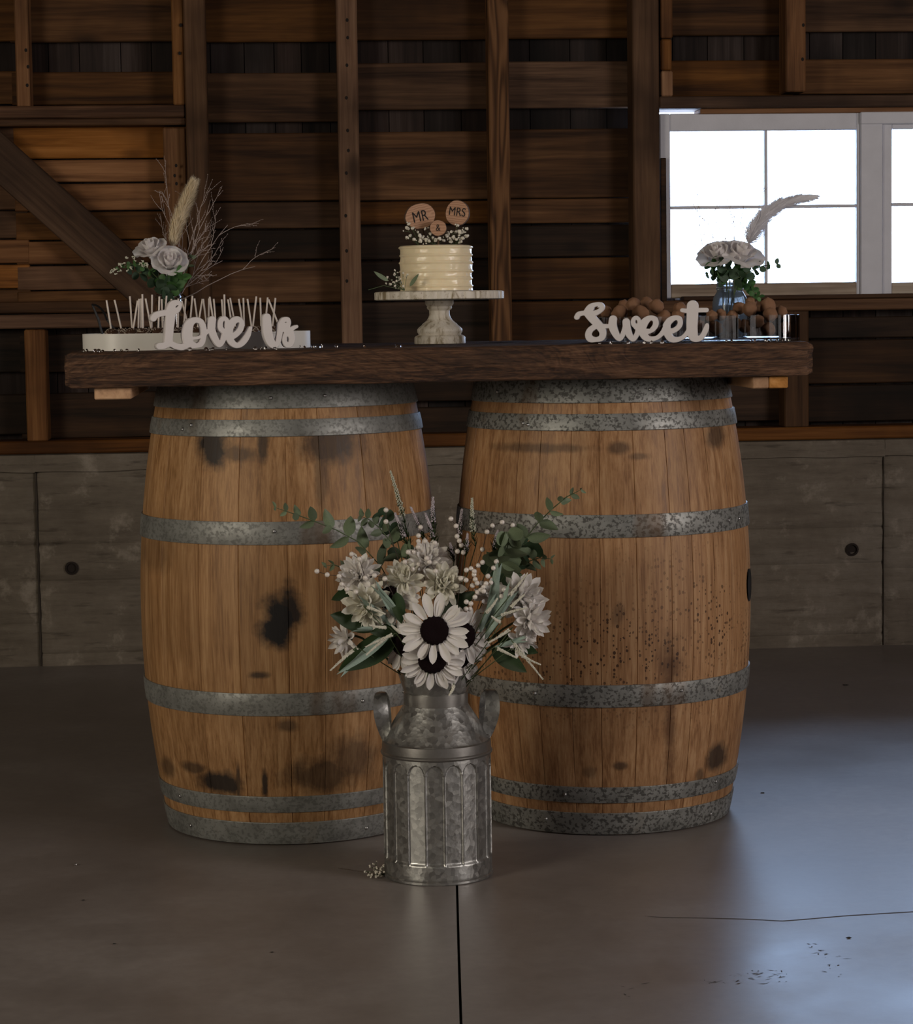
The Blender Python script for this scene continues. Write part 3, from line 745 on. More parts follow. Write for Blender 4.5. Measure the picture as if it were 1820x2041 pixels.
# ------------------------------------------------------------------ script word cut-outs
import numpy as np
def word(name, strokes, holes, scale, u0, vb, y, yaw, thick, label, mat='white_paint', step=7.0):
    allp = [p for s in strokes for p in s]
    umin, umax = min(p[0]-p[2] for p in allp)-20, max(p[0]+p[2] for p in allp)+20
    vmin, vmax = min(p[1]-p[2] for p in allp)-20, max(p[1]+p[2] for p in allp)+20
    us = np.arange(umin, umax, step); vs_ = np.arange(vmin, vmax, step)
    U, V = np.meshgrid(us, vs_, indexing='ij'); D = np.full(U.shape, 1e9)
    def sm(s):   # Catmull-Rom
        if len(s) < 3: return s
        out = []
        for i in range(len(s)-1):
            p = [np.array(s[max(0, i-1)], float), np.array(s[i], float), np.array(s[i+1], float), np.array(s[min(len(s)-1, i+2)], float)]
            for t in (0, .25, .5, .75):
                out.append(tuple(.5*((2*p[1])+(-p[0]+p[2])*t+(2*p[0]-5*p[1]+4*p[2]-p[3])*t*t+(-p[0]+3*p[1]-3*p[2]+p[3])*t**3)))
        return out+[s[-1]]
    def field(segs, D):
        for s in segs:
            s = sm(s)
            for (x0, y0, r0), (x1, y1, r1) in zip(s[:-1], s[1:]):
                dx, dy = x1-x0, y1-y0; L2 = dx*dx+dy*dy+1e-9
                t = np.clip(((U-x0)*dx+(V-y0)*dy)/L2, 0, 1)
                D = np.minimum(D, np.hypot(U-x0-t*dx, V-y0-t*dy)-(r0+(r1-r0)*t))
        return D
    D = field(strokes, D)
    if holes: D = np.maximum(D, -field(holes, np.full(U.shape, 1e9)))
    D = D-1e-4
    nxt = {}; pos = {}
    def ip(a, b):
        key = (a, b) if a < b else (b, a)
        if key not in pos:
            da, db = D[a], D[b]; t = da/(da-db); pos[key] = (us[a[0]]+(us[b[0]]-us[a[0]])*t, vs_[a[1]]+(vs_[b[1]]-vs_[a[1]])*t)
        return key
    for i in range(len(us)-1):
        for j in range(len(vs_)-1):
            c = [(i, j), (i+1, j), (i+1, j+1), (i, j+1)]; ins = [D[q] < 0 for q in c]
            if all(ins) or not any(ins): continue
            ent = []; 
            for e in range(4):
                a, b = c[e], c[(e+1) % 4]
                if ins[e] and not ins[(e+1) % 4]: ent.append(('out', ip(a, b)))
                elif not ins[e] and ins[(e+1) % 4]: ent.append(('in', ip(a, b)))
            outs = [k_ for t, k_ in ent if t == 'out']; inn = [k_ for t, k_ in ent if t == 'in']
            if len(outs) == 1: nxt[outs[0]] = inn[0]
            else:
                seq = ent if ent[0][0] == 'out' else ent[1:]+ent[:1]
                nxt[seq[0][1]] = seq[1][1]; nxt[seq[2][1]] = seq[3][1]
    loops = []
    while nxt:
        st, cur = next(iter(nxt.items())); lp = [st]; del nxt[st]
        while cur != st and cur in nxt: lp.append(cur); cur = nxt.pop(cur)
        if len(lp) > 5: loops.append([pos[q] for q in lp])
    pm = y/FPX/scale
    cv = bpy.data.curves.new(name, 'CURVE'); cv.dimensions = '2D'; cv.fill_mode = 'BOTH'; cv.extrude = thick/2-.0008; cv.bevel_depth = .0008; cv.bevel_resolution = 0
    for lp in loops:
        n = len(lp); lp = [((lp[i-1][0]+2*lp[i][0]+lp[(i+1) % n][0])/4, (lp[i-1][1]+2*lp[i][1]+lp[(i+1) % n][1])/4) for i in range(n)]
        sp = cv.splines.new('POLY'); sp.points.add(n-1); sp.use_cyclic_u = True
        for q, (u, v) in zip(sp.points, lp): q.co = ((u-u0)*pm, (vb-v)*pm, 0, 1)
    tmp = bpy.data.objects.new('tmp', cv); COL.objects.link(tmp)
    dg = bpy.context.evaluated_depsgraph_get(); dg.update()
    me = bpy.data.meshes.new_from_object(tmp.evaluated_get(dg)); bpy.data.objects.remove(tmp); bpy.data.curves.remove(cv)
    me.transform(Matrix.Rotation(pi/2, 4, 'X')); me.materials.clear(); me.materials.append(M[mat]); me.name = name
    c = at(280 if False else 0, 0, y)
    return me
def put_word(name, strokes, holes, org, scale, y, yaw, thick, label, cat='sign'):
    allp = [p for s in strokes for p in s]
    ua, ub = min(p[0] for p in allp), max(p[0] for p in allp); u0 = (ua+ub)/2; vb = max(p[1]+p[2] for p in allp)
    me = word(name, strokes, holes, scale, u0, vb, y, yaw, thick, label)
    zmin = min(v.co.z for v in me.vertices)
    for v in me.vertices: v.co.z -= zmin
    p = at(org[0]+u0/scale, org[1]+vb/scale, y)
    o = place(name, me); o.matrix_world = Matrix.Translation((p.x, y, TZ+.0005)) @ Matrix.Rotation(yaw, 4, 'Z'); tag(o, label, cat, 'white script words on the plank'); return o
LOVE = [
 [(128, 306, 26), (150, 275, 28), (205, 255, 26), (270, 248, 26), (330, 238, 28)],
 [(296, 235, 38), (330, 175, 40), (375, 160, 32), (394, 186, 19), (372, 228, 20), (318, 252, 26)],
 [(300, 240, 44), (296, 330, 42), (284, 440, 38), (274, 540, 38)],
 [(182, 578, 30), (230, 574, 30), (290, 556, 26), (350, 582, 28), (420, 592, 28), (470, 560, 28)],
 [(556, 322, 24), (500, 350, 36), (474, 420, 44), (470, 500, 46), (490, 560, 40), (550, 578, 24), (606, 562, 24), (628, 500, 24), (636, 420, 24), (610, 345, 24), (556, 322, 24)],
 [(520, 505, 14), (580, 500, 12), (640, 470, 14), (700, 412, 16)],
 [(722, 326, 34), (712, 420, 36), (740, 500, 32), (784, 572, 26), (820, 540, 24), (848, 476, 24), (872, 420, 20)],
 [(845, 450, 24), (806, 410, 22), (808, 340, 22), (842, 312, 20), (872, 340, 20), (868, 400, 20), (852, 450, 22)],
 [(862, 440, 22), (900, 400, 34), (935, 345, 34), (985, 324, 26), (1022, 360, 22), (1008, 425, 24), (955, 478, 26), (900, 500, 30)],
 [(896, 420, 34), (888, 500, 34), (922, 560, 30), (972, 586, 24), (1030, 556, 26), (1080, 490, 24), (1114, 408, 12)],
]
IS = [
 [(1270, 276, 38), (1272, 360, 42), (1280, 450, 44), (1310, 530, 38), (1350, 558, 24), (1382, 510, 22), (1402, 430, 22), (1414, 350, 26)],
 [(1414, 340, 24), (1440, 302, 22), (1480, 300, 22), (1490, 338, 20), (1462, 372, 26), (1422, 350, 24)],
 [(1440, 370, 40), (1500, 430, 36), (1522, 490, 28), (1502, 546, 26), (1462, 548, 22), (1444, 500, 20), (1458, 450, 22)],
 [(1500, 420, 20), (1530, 388, 18), (1572, 370, 14)],
]
SWEET = [
 [(120, 336, 28), (146, 300, 28), (210, 288, 26), (270, 300, 40)],
 [(250, 280, 44), (290, 222, 40), (350, 196, 32), (410, 192, 28), (432, 226, 24), (400, 262, 24), (340, 292, 30), (280, 300, 34)],
 [(262, 296, 48), (320, 368, 46), (390, 440, 44), (436, 520, 38), (420, 590, 34), (350, 612, 26), (282, 600, 38), (258, 550, 34), (284, 492, 32), (350, 452, 28), (420, 452, 26), (520, 450, 20)],
 [(560, 366, 42), (556, 450, 46), (590, 540, 40), (636, 604, 28), (676, 560, 26), (706, 470, 26), (722, 405, 34)],
 [(722, 402, 42), (732, 490, 42), (764, 570, 34), (806, 612, 26), (846, 560, 26), (868, 490, 26), (880, 430, 22)],
 [(866, 470, 24), (812, 436, 24), (808, 380, 22), (840, 352, 20), (876, 380, 18), (880, 440, 20)],
 [(846, 460, 34), (900, 470, 50), (950, 400, 42), (1010, 358, 28), (1066, 374, 28), (1080, 430, 30), (1046, 490, 28), (984, 520, 28), (920, 520, 40)],
 [(910, 440, 46), (918, 530, 44), (960, 596, 36), (1020, 614, 28), (1100, 594, 22), (1160, 540, 26), (1210, 470, 36)],
 [(1206, 450, 36), (1250, 392, 36), (1310, 360, 26), (1362, 372, 26), (1376, 426, 26), (1346, 480, 26), (1286, 516, 28), (1230, 520, 34)],
 [(1214, 440, 38), (1216, 530, 42), (1256, 606, 38), (1320, 626, 30), (1394, 604, 22), (1450, 556, 24), (1490, 500, 30)],
 [(1526, 222, 66), (1522, 330, 64), (1516, 440, 62), (1520, 540, 60), (1540, 600, 48), (1600, 616, 30), (1650, 574, 28), (1686, 500, 28), (1698, 452, 18)],
 [(1398, 270, 20), (1480, 280, 24), (1600, 272, 24), (1690, 272, 24)],
]
put_word('love_lettering', LOVE, [[(540, 530, 10), (556, 552, 8), (576, 534, 10)], [(352, 198, 6), (366, 186, 9), (380, 178, 8)], [(842, 350, 9), (842, 410, 9)], [(962, 424, 9), (990, 366, 13)], [(556, 365, 14), (570, 430, 26), (578, 470, 18)]], (280, 580), 5.055, 4.748, RAD(14), .022, 'white cut out script word Love standing before the long tray')
put_word('is_lettering', IS, [[(1466, 322, 10)], [(1470, 478, 8), (1478, 510, 13)]], (280, 580), 5.055, 4.778, RAD(11), .022, 'white cut out script word Is standing before the long tray')
put_word('sweet_lettering', SWEET, [[(332, 230, 6), (352, 220, 11), (374, 212, 9)], [(835, 416, 10)], [(1002, 486, 10), (1024, 440, 18), (1034, 405, 12)], [(1288, 478, 10), (1314, 430, 18), (1328, 400, 12)], [(345, 545, 30), (372, 535, 24)]], (1130, 580), 6.067, 4.758, RAD(-12), .022, 'white cut out script word Sweet standing before the doughnut tray')

# ------------------------------------------------------------------ cake, stand, toppers
CY_ = 5.10
SP = CY_/FPX
cc = at(877, 683, CY_); CXW = cc.x
st = empty('cake_stand', (CXW, CY_, TZ), None, 'distressed white pedestal cake stand with a scalloped plate under the cake', 'cake stand')
zt0 = TZ; PZ = lambda v: (cc.z - at(877, 380+v/5.87, CY_).z)*-1     # height above the base for a zoomed row
pr = [(0, 0)]+[(2*r/5.87*SP, max(0, PZ(v))) for v, r in ((1777, 146), (1770, 150), (1700, 149), (1690, 146), (1678, 138), (1668, 124), (1655, 126), (1635, 132), (1605, 132), (1580, 122), (1560, 108), (1535, 98), (1528, 92), (1500, 76), (1470, 66), (1430, 60), (1385, 60), (1366, 72), (1350, 74), (1336, 72), (1326, 78), (1305, 84), (1285, 84), (1270, 84))]
mb = MB().lathe(pr, 56); mb.build('pedestal', M['stand'], st, 50)
zp0, zp1 = PZ(1262), PZ(1160)
PRAD = 129*SP
def scal(r, z, g): return r*(1-.012*(1-abs(sin(g*15)))**2*1.6) if r > .05 else r
MB().lathe([(0, zp0), (PRAD-.004, zp0), (PRAD, zp0+.002), (PRAD, zp1-.002), (PRAD-.003, zp1), (PRAD-.012, zp1-.001), (0, zp1-.001)], 240, fn=scal).build('plate', M['stand'], st, 40)
CZ = TZ+zp1-.001
c2 = at(870, 575, CY_); CKX = c2.x; ck = empty('wedding_cake', (CKX, CY_, CZ), None, 'round ivory buttercream cake with ridged sides on the pedestal stand', 'cake')
MB().lathe([(0, 0), (.082, 0), (.082, .002), (0, .002)], 48).build('cake_board', M['cakeboard'], ck)
KH = at(870, 484, CY_).z-at(870, 576, CY_).z; KR = 73.5*SP
mb = MB(); nz = 72; prof = [(0, .002)]
ridges = [.10, .27, .43, .62, .78, .955]
for i in range(nz+1):
    t = i/nz; d = 0
    for q in ridges: d += .0026*math.exp(-((t-q)/.022)**2)
    sag = -.0016*abs(sin(pi*min(1, t*6)))*.5
    prof.append((KR-.0022+d+sag-.004*max(0, t-.985)/.015, .002+t*(KH-.002)))
prof += [(KR-.012, KH-.0005), (KR*.5, KH-.001), (0, KH-.0012)]
def kn(r, z, g):
    if r < .03: return r
    wv = .006*sin(g+.8)+.004*sin(2*g+2)
    return r+.0022*noise.noise((cos(g)*2.2, sin(g)*2.2, (z+wv)*42))+.0010*noise.noise((cos(g)*9, sin(g)*9, z*90))
mb.lathe(prof, 120, fn=kn); mb.build('frosting', M['frost'], ck, 70)

def wood_slice(cx, cy, rx, ry, y, yaw, roll, text, tsize, trot, label, ux, thick=.011, seed=0, ts=.78, offs=(0, 0)):
    p = at(cx, cy, y); s = y/FPX
    root = empty('cake_topper', p, None, label, 'cake topper', 'round wood slice cake toppers')
    root.matrix_world = Matrix.Translation(p) @ Matrix.Rotation(yaw, 4, 'Z') @ Matrix.Rotation(roll, 4, 'Y')
    n = 44; vs = []; fs = []
    rr = [1+.05*noise.noise((cos(2*pi*i/n)*1.6, sin(2*pi*i/n)*1.6, seed)) for i in range(n)]
    ring = lambda k, yy: [Vector((rx*s*rr[i]*k*cos(2*pi*i/n), yy, ry*s*rr[i]*k*sin(2*pi*i/n))) for i in range(n)]
    f = ring(.965, -thick/2); MB().add(f+ring(.965, -thick/2+.003), [tuple(range(n))]+[(i, n+i, n+(i+1) % n, (i+1) % n) for i in range(n)]).build('slice', M['slice'], root)
    a, b, c = ring(.96, -thick/2+.0004), ring(1, -thick/2+.0008), ring(1, thick/2)
    MB().add(a+b+c, [(j*n+i, j*n+(i+1) % n, (j+1)*n+(i+1) % n, (j+1)*n+i) for j in range(2) for i in range(n)]+[tuple(reversed(range(2*n, 3*n)))]).build('bark', M['bark'], root)
    cu = bpy.data.curves.new('lettering', 'FONT'); cu.body = text; cu.size = tsize*s; cu.align_x = 'CENTER'; cu.align_y = 'CENTER'; cu.extrude = .0003; cu.offset = 0.0
    tmp = bpy.data.objects.new('tmp', cu); COL.objects.link(tmp); dg = bpy.context.evaluated_depsgraph_get(); dg.update()
    me = bpy.data.meshes.new_from_object(tmp.evaluated_get(dg)); bpy.data.objects.remove(tmp)
    me.transform(Matrix.Rotation(pi/2, 4, 'X') @ Matrix.Rotation(trot, 4, 'Z') @ Matrix.Diagonal((ts, 1, 1, 1))); me.materials.clear(); me.materials.append(M['ink']); me.name = 'lettering'
    place('lettering', me, root, Vector((offs[0]*s, -thick/2-.0004, offs[1]*s)))
    MB().tube([(0, .001, -ry*s*.9), (0, .001, -ry*s-ux)], .0018, 6).build('pick', M['bark'], root)
    return root
yt = CY_-.012
wood_slice(837, 431, 31.5, 25.5, yt, RAD(10), RAD(-12), 'MR', 30, RAD(0), 'oval wood slice cake topper burnt with the letters MR', .03, seed=1, offs=(-1, -1))
wood_slice(912, 425, 24, 25.5, yt, RAD(-14), RAD(8), 'MRS', 24, RAD(0), 'round pale wood slice cake topper burnt with the letters MRS', .035, seed=5, offs=(0, 2))
wood_slice(873.5, 454.5, 17, 15.5, CY_-.035, RAD(-6), 0, '&', 19, 0, 'small wood slice cake topper burnt with an ampersand', .02, seed=8)

def blossoms(mb, p, r, k, seed, n=5):
    for i in range(k):
        d = Vector((R(-1, 1), R(-1, 1), R(-1, 1))).normalized()
        mb.ball(p+d*r*.5, r*R(.55, .8), 6, 4, bump=.5, bs=2.5, seed=seed+i)
def breath(label, base, tips, rr=(.0034, .0050), name='baby_breath', group=None, cat='flower sprig'):
    base = Vector(base); root = empty(name, base, None, label, cat, group); sm, bl = MB(), MB()
    for i, t in enumerate(tips):
        t = Vector(t)-base; md = t*.5+Vector((R(-.004, .004), R(-.004, .004), R(.0, .005))); sm.tube(bez((0, 0, 0), md, t, 4), .0005, 4)
        blossoms(bl, t, R(*rr), 4, i*5)
        for _ in range(1):
            q = t+Vector((R(-.009, .009), R(-.006, .006), R(-.007, .005))); sm.tube([t*.8, q], .0004, 4); blossoms(bl, q, R(.0016, .0026), 2, i*3)
    sm.build('stem', M['stem'], root); b = bl.build('blossoms', M['blossom'], root, 60); b['kind'] = 'stuff'; return root
def tips_px(lst, y, dy=.014): return [at(a, b, y+R(-dy, dy)) for a, b in lst]
g_ = 'baby breath sprigs on top of the cake'
for nm, base, lst in (('beside the MR slice', (835, 484), [(815, 447), (812, 455), (822, 455), (818, 470), (812, 474), (826, 476), (832, 463), (838, 470)]),
                      ('under the ampersand slice', (868, 484), [(848, 456), (858, 466), (862, 474), (850, 478), (868, 478), (876, 476), (843, 474), (838, 480), (856, 480), (884, 479), (890, 470)]),
                      ('under the MRS slice', (905, 484), [(900, 462), (912, 450), (908, 462), (916, 462), (922, 462), (930, 470), (922, 475), (910, 477), (904, 472), (897, 476), (930, 456), (914, 468), (893, 465), (899, 481), (918, 482)])):
    b = at(*base, CY_); breath('white baby breath on the cake top '+nm, (b.x, CY_-.01, CZ+KH-.001), tips_px(lst, CY_-.03), group=g_)
b = at(806, 573, CY_-.08); sp = breath('white baby breath sprig lying on the plate against the cake', (b.x, CY_-.088, CZ+.003), tips_px([(787, 539), (786, 548), (773, 553), (770, 565), (778, 566), (790, 560), (797, 556), (803, 545), (795, 553), (788, 570), (794, 574), (804, 570), (798, 563), (812, 547), (784, 562)], CY_-.09, .006), (.0022, .0034))
for i in range(2): pass

def leaf_mesh(name, L, W, mat, tipk=1.0, fold=.15, curl=.1, nu=7, rnd_=False):
    mb = MB()
    def fn(u, v):
        s = (v-.5)*2
        wd = W/2*(max(0.0, sin(pi*min(1, u**(.75 if not rnd_ else .9))))**(.8 if not rnd_ else .6))
        return Vector((s*wd, fold*W*abs(s)*sin(pi*u)-curl*L*u*u, L*u))
    mb.grid(fn, nu, 4); return mb.mesh(name, mat, 60)
def orient(p, d, up=Vector((0, -1, 0)), roll=0.0):
    z = Vector(d).normalized(); x = z.cross(up)
    x = x.normalized() if x.length > 1e-4 else z.orthogonal().normalized()
    y = z.cross(x)
    m = Matrix((x, y, z)).transposed().to_4x4() @ Matrix.Rotation(roll, 4, 'Z'); m.translation = p; return m
lm = leaf_mesh('leaf', .058, .013, M['euca_green']); lm2 = leaf_mesh('leaf', .046, .011, M['euca'])
for (a, b, c, d, me) in ((775, 560, 743, 541, lm2), (817, 571, 835, 544, lm2)):
    p, q = at(a, b, CY_-.092), at(c, d, CY_-.104); L = (q-p).length/.046
    place('leaf', me, sp, Matrix.Translation(-sp.location) @ orient(p, q-p, roll=R(-.4, .4)) @ Matrix.Scale(L, 4))
MB().tube([Vector((0, 0, 0)), at(765, 569, CY_-.095)-sp.location, at(734, 578, CY_-.10)-sp.location], .0007, 5).build('stem', M['stem'], sp)

# ------------------------------------------------------------------ trays
def stadium(hx, hy, rc, n=10):
    pts = []
    for cx, cy, a0 in ((1, 1, 0), (-1, 1, 90), (-1, -1, 180), (1, -1, 270)):
        for i in range(n+1): g = RAD(a0+90*i/n); pts.append((cx*(hx-rc)+rc*cos(g), cy*(hy-rc)+rc*sin(g)))
    return pts
def tray_mesh(hx, hy, rc, h, t, tb, n=10):
    o, i_ = stadium(hx, hy, rc, n), stadium(hx-t, hy-t, max(.005, rc-t), n); k = len(o); vs = []
    for pts, z in ((o, 0), (o, h), (i_, h), (i_, tb)): vs += [(x, y, z) for x, y in pts]
    fs = [(j*k+i, j*k+(i+1) % k, (j+1)*k+(i+1) % k, (j+1)*k+i) for j in range(3) for i in range(k)]
    fs += [tuple(reversed(range(k))), tuple(range(3*k, 4*k))]; return MB().add(vs, fs)
LT0, LT1 = at(169, 680, 4.98).x, at(618, 675, 4.98).x
LTY, LTH = 4.955, .0345
lt = empty('serving_tray', ((LT0+LT1)/2, LTY, TZ), None, 'long white tray with rounded corners holding upside down cake pops', 'tray')
tray_mesh((LT1-LT0)/2, .125, .10, LTH, .004, .004, 14).build('tray_body', M['white_tray'], lt, 25)
RT0, RT1 = at(1180, 650, 4.92).x, at(1577, 650, 4.92).x; RTY, RTH = 4.905, .0535
rt = empty('serving_tray', ((RT0+RT1)/2, RTY, TZ), None, 'clear plastic oblong tray with a dark base filled with doughnut holes', 'tray')
hx = (RT1-RT0)/2
tray_mesh(hx, .115, .05, RTH, .0035, .006, 12).build('tray_body', M['acrylic'], rt, 25)
mb = MB(); p_ = stadium(hx-.006, .109, .045, 10); k_ = len(p_); mb.add([(x, y, z) for z in (.0062, .0076) for x, y in p_], [(i, (i+1) % k_, k_+(i+1) % k_, k_+i) for i in range(k_)]+[tuple(reversed(range(k_))), tuple(range(k_, 2*k_))]).build('base_liner', M['tray_base'], rt)
for xx in (-.055, .075):
    MB().box((xx, 0, .028), (.003, .20, .042), .001).build('divider', M['acrylic'], rt)

# cake pops: ball in a paper cup, stick pointing up
dm = {}
S2 = lambda a, b: (150+a/7.28, 580+b/7.28)
S3 = lambda a, b: (280+a/5.055, 580+b/5.055)
sticks = [S2(453, 135)+S2(520, 550), S2(570, 130)+S2(670, 560), S2(792, 75)+S2(825, 550), S2(905, 140)+S2(840, 560), S2(925, 115)+S2(915, 570), S2(955, 112)+S2(955, 570), S2(973, 45)+S2(985, 575),
 S2(1020, 110)+S2(1085, 450), S2(1115, 55)+S2(1110, 500), S2(1220, 80)+S2(1205, 570), S2(1255, 120)+S2(1270, 560), S2(1325, 70)+S2(1290, 500), S2(1395, 115)+S2(1400, 500), S2(1495, 110)+S2(1490, 560),
 S2(1545, 145)+S2(1640, 500), S2(1605, 110)+S2(1570, 560), S2(1700, 70)+S2(1660, 520), S2(1730, 110)+S2(1785, 520),
 S3(625, 80)+S3(575, 380), S3(632, 80)+S3(672, 380), S3(690, 75)+S3(684, 380), S3(697, 58)+S3(745, 370), S3(738, 80)+S3(763, 370), S3(818, 85)+S3(838, 370), S3(845, 35)+S3(852, 370),
 S3(882, 85)+S3(925, 370), S3(903, 70)+S3(958, 370), S3(990, 80)+S3(1035, 370), S3(1037, 70)+S3(1045, 380), S3(1078, 80)+S3(1117, 355), S3(1168, 55)+S3(1133, 345), S3(1207, 68)+S3(1216, 390), S3(1282, 65)+S3(1255, 370), S3(1290, 85)+S3(1395, 350), S3(1360, 70)+S3(1328, 375)]
ballm = MB().ball((0, 0, 0), .0165, 14, 10, bump=.08, bs=2, seed=4).mesh('cake_ball', M['choc'], 60)
cupm = MB().lathe([(.011, -.0165), (.0185, .0005), (.0192, .0005), (.0118, -.0172), (0, -.0172)], 28, fn=lambda r, z, g: r*(1+.04*sin(g*14)) if r > .011 else r).mesh('paper_cup', M['cup'], 60)
dz = MB()
for i in range(9):
    a = R(0, 6.28); e = [R(.2, 1.3), R(-.2, 1.0)]
    pts = [Vector((cos(a+t*R(.6, 1.4))*cos(e[0]+(e[1]-e[0])*t), sin(a+t*1.2)*cos(e[0]+(e[1]-e[0])*t), sin(e[0]+(e[1]-e[0])*t))).normalized()*.0168 for t in (0, .33, .66, 1)]
    dz.tube(pts, .0011, 4)
for i in range(26):
    d = Vector((R(-1, 1), R(-1, 1), R(.1, 1))).normalized(); dz.ball(d*.0168, R(.0009, .0016), 5, 3)
drz = dz.mesh('drizzle', M['drizzle'], 60)
stickm = MB().tube([(0, 0, 0), (0, 0, 1)], .0019, 10).mesh('stick', M['stick'], 60)
ORD = 'first second third fourth fifth sixth seventh eighth ninth tenth eleventh twelfth thirteenth fourteenth fifteenth sixteenth seventeenth eighteenth nineteenth twentieth'.split()
ORD += ['twenty '+q for q in ORD[:9]]+['thirtieth']+['thirty '+q for q in ORD[:9]]
sticks.sort(key=lambda q: q[0])
for i, (xt, yt_, xb, yb) in enumerate(sticks):
    row = i % 3; y = (4.885, 4.945, 5.015)[row]+R(-.012, .012)
    pb = at(xb, yb, y); cz = TZ+.0290
    ptp = at(xt, yt_, y+R(-.012, .012)); d = (ptp-pb)
    ext = pb-d*((pb.z-cz)/max(.02, d.z))
    where = 'left of the word Love' if xt < 300 else 'behind the letter L' if xt < 362 else 'behind the letter o' if xt < 410 else 'behind the letters ve' if xt < 470 else 'between Love and Is' if xt < 528 else 'behind the word Is'
    lab, grp = 'cake pop stick, %s from left in the white tray, %s' % (ORD[i].replace(' ', '-'), where), 'cake pops in the white tray'
    if i == 0: lab = 'leftmost cake pop of the white tray, its stick leaning over the black tongs'
    if i == 1: lab = 'second cake pop from the left, its stick standing apart right of the tongs'
    if i == len(sticks)-1: lab = 'rightmost cake pop of the white tray'
    root = empty('cake_pop', (ext.x, y, cz), R(0, 6), lab, 'cake pop', grp); iq = root.matrix_world.inverted()
    place('cake_ball', ballm, root); place('drizzle', drz, root); place('paper_cup', cupm, root)
    tip = iq @ ptp; L = tip.length; place('stick', stickm, root, orient(Vector((0, 0, 0)), tip) @ Matrix.Diagonal((1, 1, L, 1)))

# black tongs leaning out of the tray
tg = empty('tongs', at(205, 663, 4.90), None, 'black plastic tongs leaning in the left end of the white tray', 'tongs'); tl = tg.location
for a, b, c, d, y in ((184, 607, 204, 668, 4.93), (213, 637, 236, 674, 4.885)):
    p, q = at(a, b, y)-tl, at(c, d, y)-tl
    MB().tube([p, (p+q)/2+Vector((.002, 0, .001)), q], [.0022, .0026, .0024], 8).build('arm', M['tong'], tg, 60)
pa, pb = at(184, 607, 4.93)-tl, at(213, 637, 4.885)-tl
MB().tube(bez(pa, (pa+pb)/2+Vector((.006, 0, .014)), pb, 6), .0022, 8).build('hinge_loop', M['tong'], tg, 60)

# doughnut holes
Q1 = lambda a, b, r: (1130+a/6.067, 580+b/6.067, r/6.067)
Q2 = lambda a, b, r: (1380+a/7.0, 570+b/7.0, r/7.0)
dn = [Q1(805, 168, 88)+(4.93,), Q1(1085, 185, 90)+(4.90,), Q1(970, 150, 78)+(4.975,), Q1(640, 262, 95)+(4.885,), Q1(890, 270, 100)+(4.86,), Q1(690, 175, 72)+(4.985,), Q1(470, 250, 60)+(4.92,), Q1(1185, 330, 95)+(4.87,),
      Q1(1370, 215, 82)+(4.90,), Q1(1345, 310, 82)+(4.86,), Q1(560, 380, 80)+(4.84,), Q1(760, 400, 85)+(4.83,), Q1(1010, 420, 85)+(4.835,), Q1(1220, 470, 88)+(4.83,), Q1(480, 470, 78)+(4.86,), Q1(640, 480, 80)+(4.855,), Q1(880, 500, 82)+(4.86,), Q1(1090, 520, 82)+(4.88,),
      Q2(815, 235, 82)+(4.965,), Q2(800, 320, 104)+(4.88,), Q2(655, 310, 90)+(4.92,), Q2(1055, 275, 110)+(4.90,), Q2(1238, 360, 88)+(4.925,), Q2(1090, 400, 100)+(4.85,), Q2(1062, 600, 98)+(4.83,), Q2(1300, 580, 76)+(4.87,), Q2(560, 530, 120)+(4.83,), Q2(905, 500, 95)+(4.83,), Q2(270, 420, 72)+(4.88,), Q2(740, 560, 92)+(4.84,), Q2(330, 590, 95)+(4.835,), Q2(110, 570, 80)+(4.84,), Q2(400, 400, 80)+(4.90,), Q2(560, 420, 85)+(4.895,)]
dms = [MB().ball((0, 0, 0), 1, 18, 12, bump=.24, bs=1.9, seed=s*3+1).mesh('doughnut_hole', M['donut'], 80) for s in range(6)]
P = []
for a, b, r, y in dn:
    p = at(a, b, y); P.append([p, max(.0125, r*y/FPX)])
for _ in range(60):   # settle: no hole inside another, none through the tray floor or walls
    for i in range(len(P)):
        for j in range(i+1, len(P)):
            d = P[j][0]-P[i][0]; mn = (P[i][1]+P[j][1])*.93
            if d.length < mn:
                q = d.normalized()*((mn-d.length)*.5); q.x *= .35; q.z *= .35; P[i][0] -= q; P[j][0] += q
        p, r = P[i]; p.z = max(p.z, TZ+.0078+r); p.y = min(max(p.y, RTY-.111+r), RTY+.108-r); p.x = min(max(p.x, RT0+.006+r), RT1-.006-r)
BX = sorted(range(len(P)), key=lambda q: P[q][0].x); RK = {q: k for k, q in enumerate(BX)}; NL = sum(1 for q in P if q[0].x < at(1415, 640, 4.9).x)
for i, (p, r) in enumerate(P):
    left = p.x < at(1415, 640, 4.9).x
    lay = 'on top of the pile' if p.z > TZ+.055 else 'inside the tray'
    lab = 'sugared doughnut hole behind the word Sweet, %s from the left, %s' % (ORD[RK[i]].replace(' ', '-'), lay) if left else 'sugared doughnut hole right of the word Sweet, %s from it, %s' % (ORD[RK[i]-NL], lay)
    if i == 21: lab = 'smooth golden doughnut hole topping the pile right of the jar'
    if i == 25: lab = 'small doughnut hole alone in the rounded right end of the tray'
    o = place('doughnut_hole', dms[i % 6]); o.matrix_world = Matrix.Translation(p) @ Matrix.Rotation(R(0, 6), 4, 'Z') @ Matrix.Rotation(R(0, 6), 4, 'X') @ Matrix.Scale(r, 4)
    tag(o, lab, 'doughnut', 'doughnut holes behind Sweet' if left else 'doughnut holes right of Sweet')

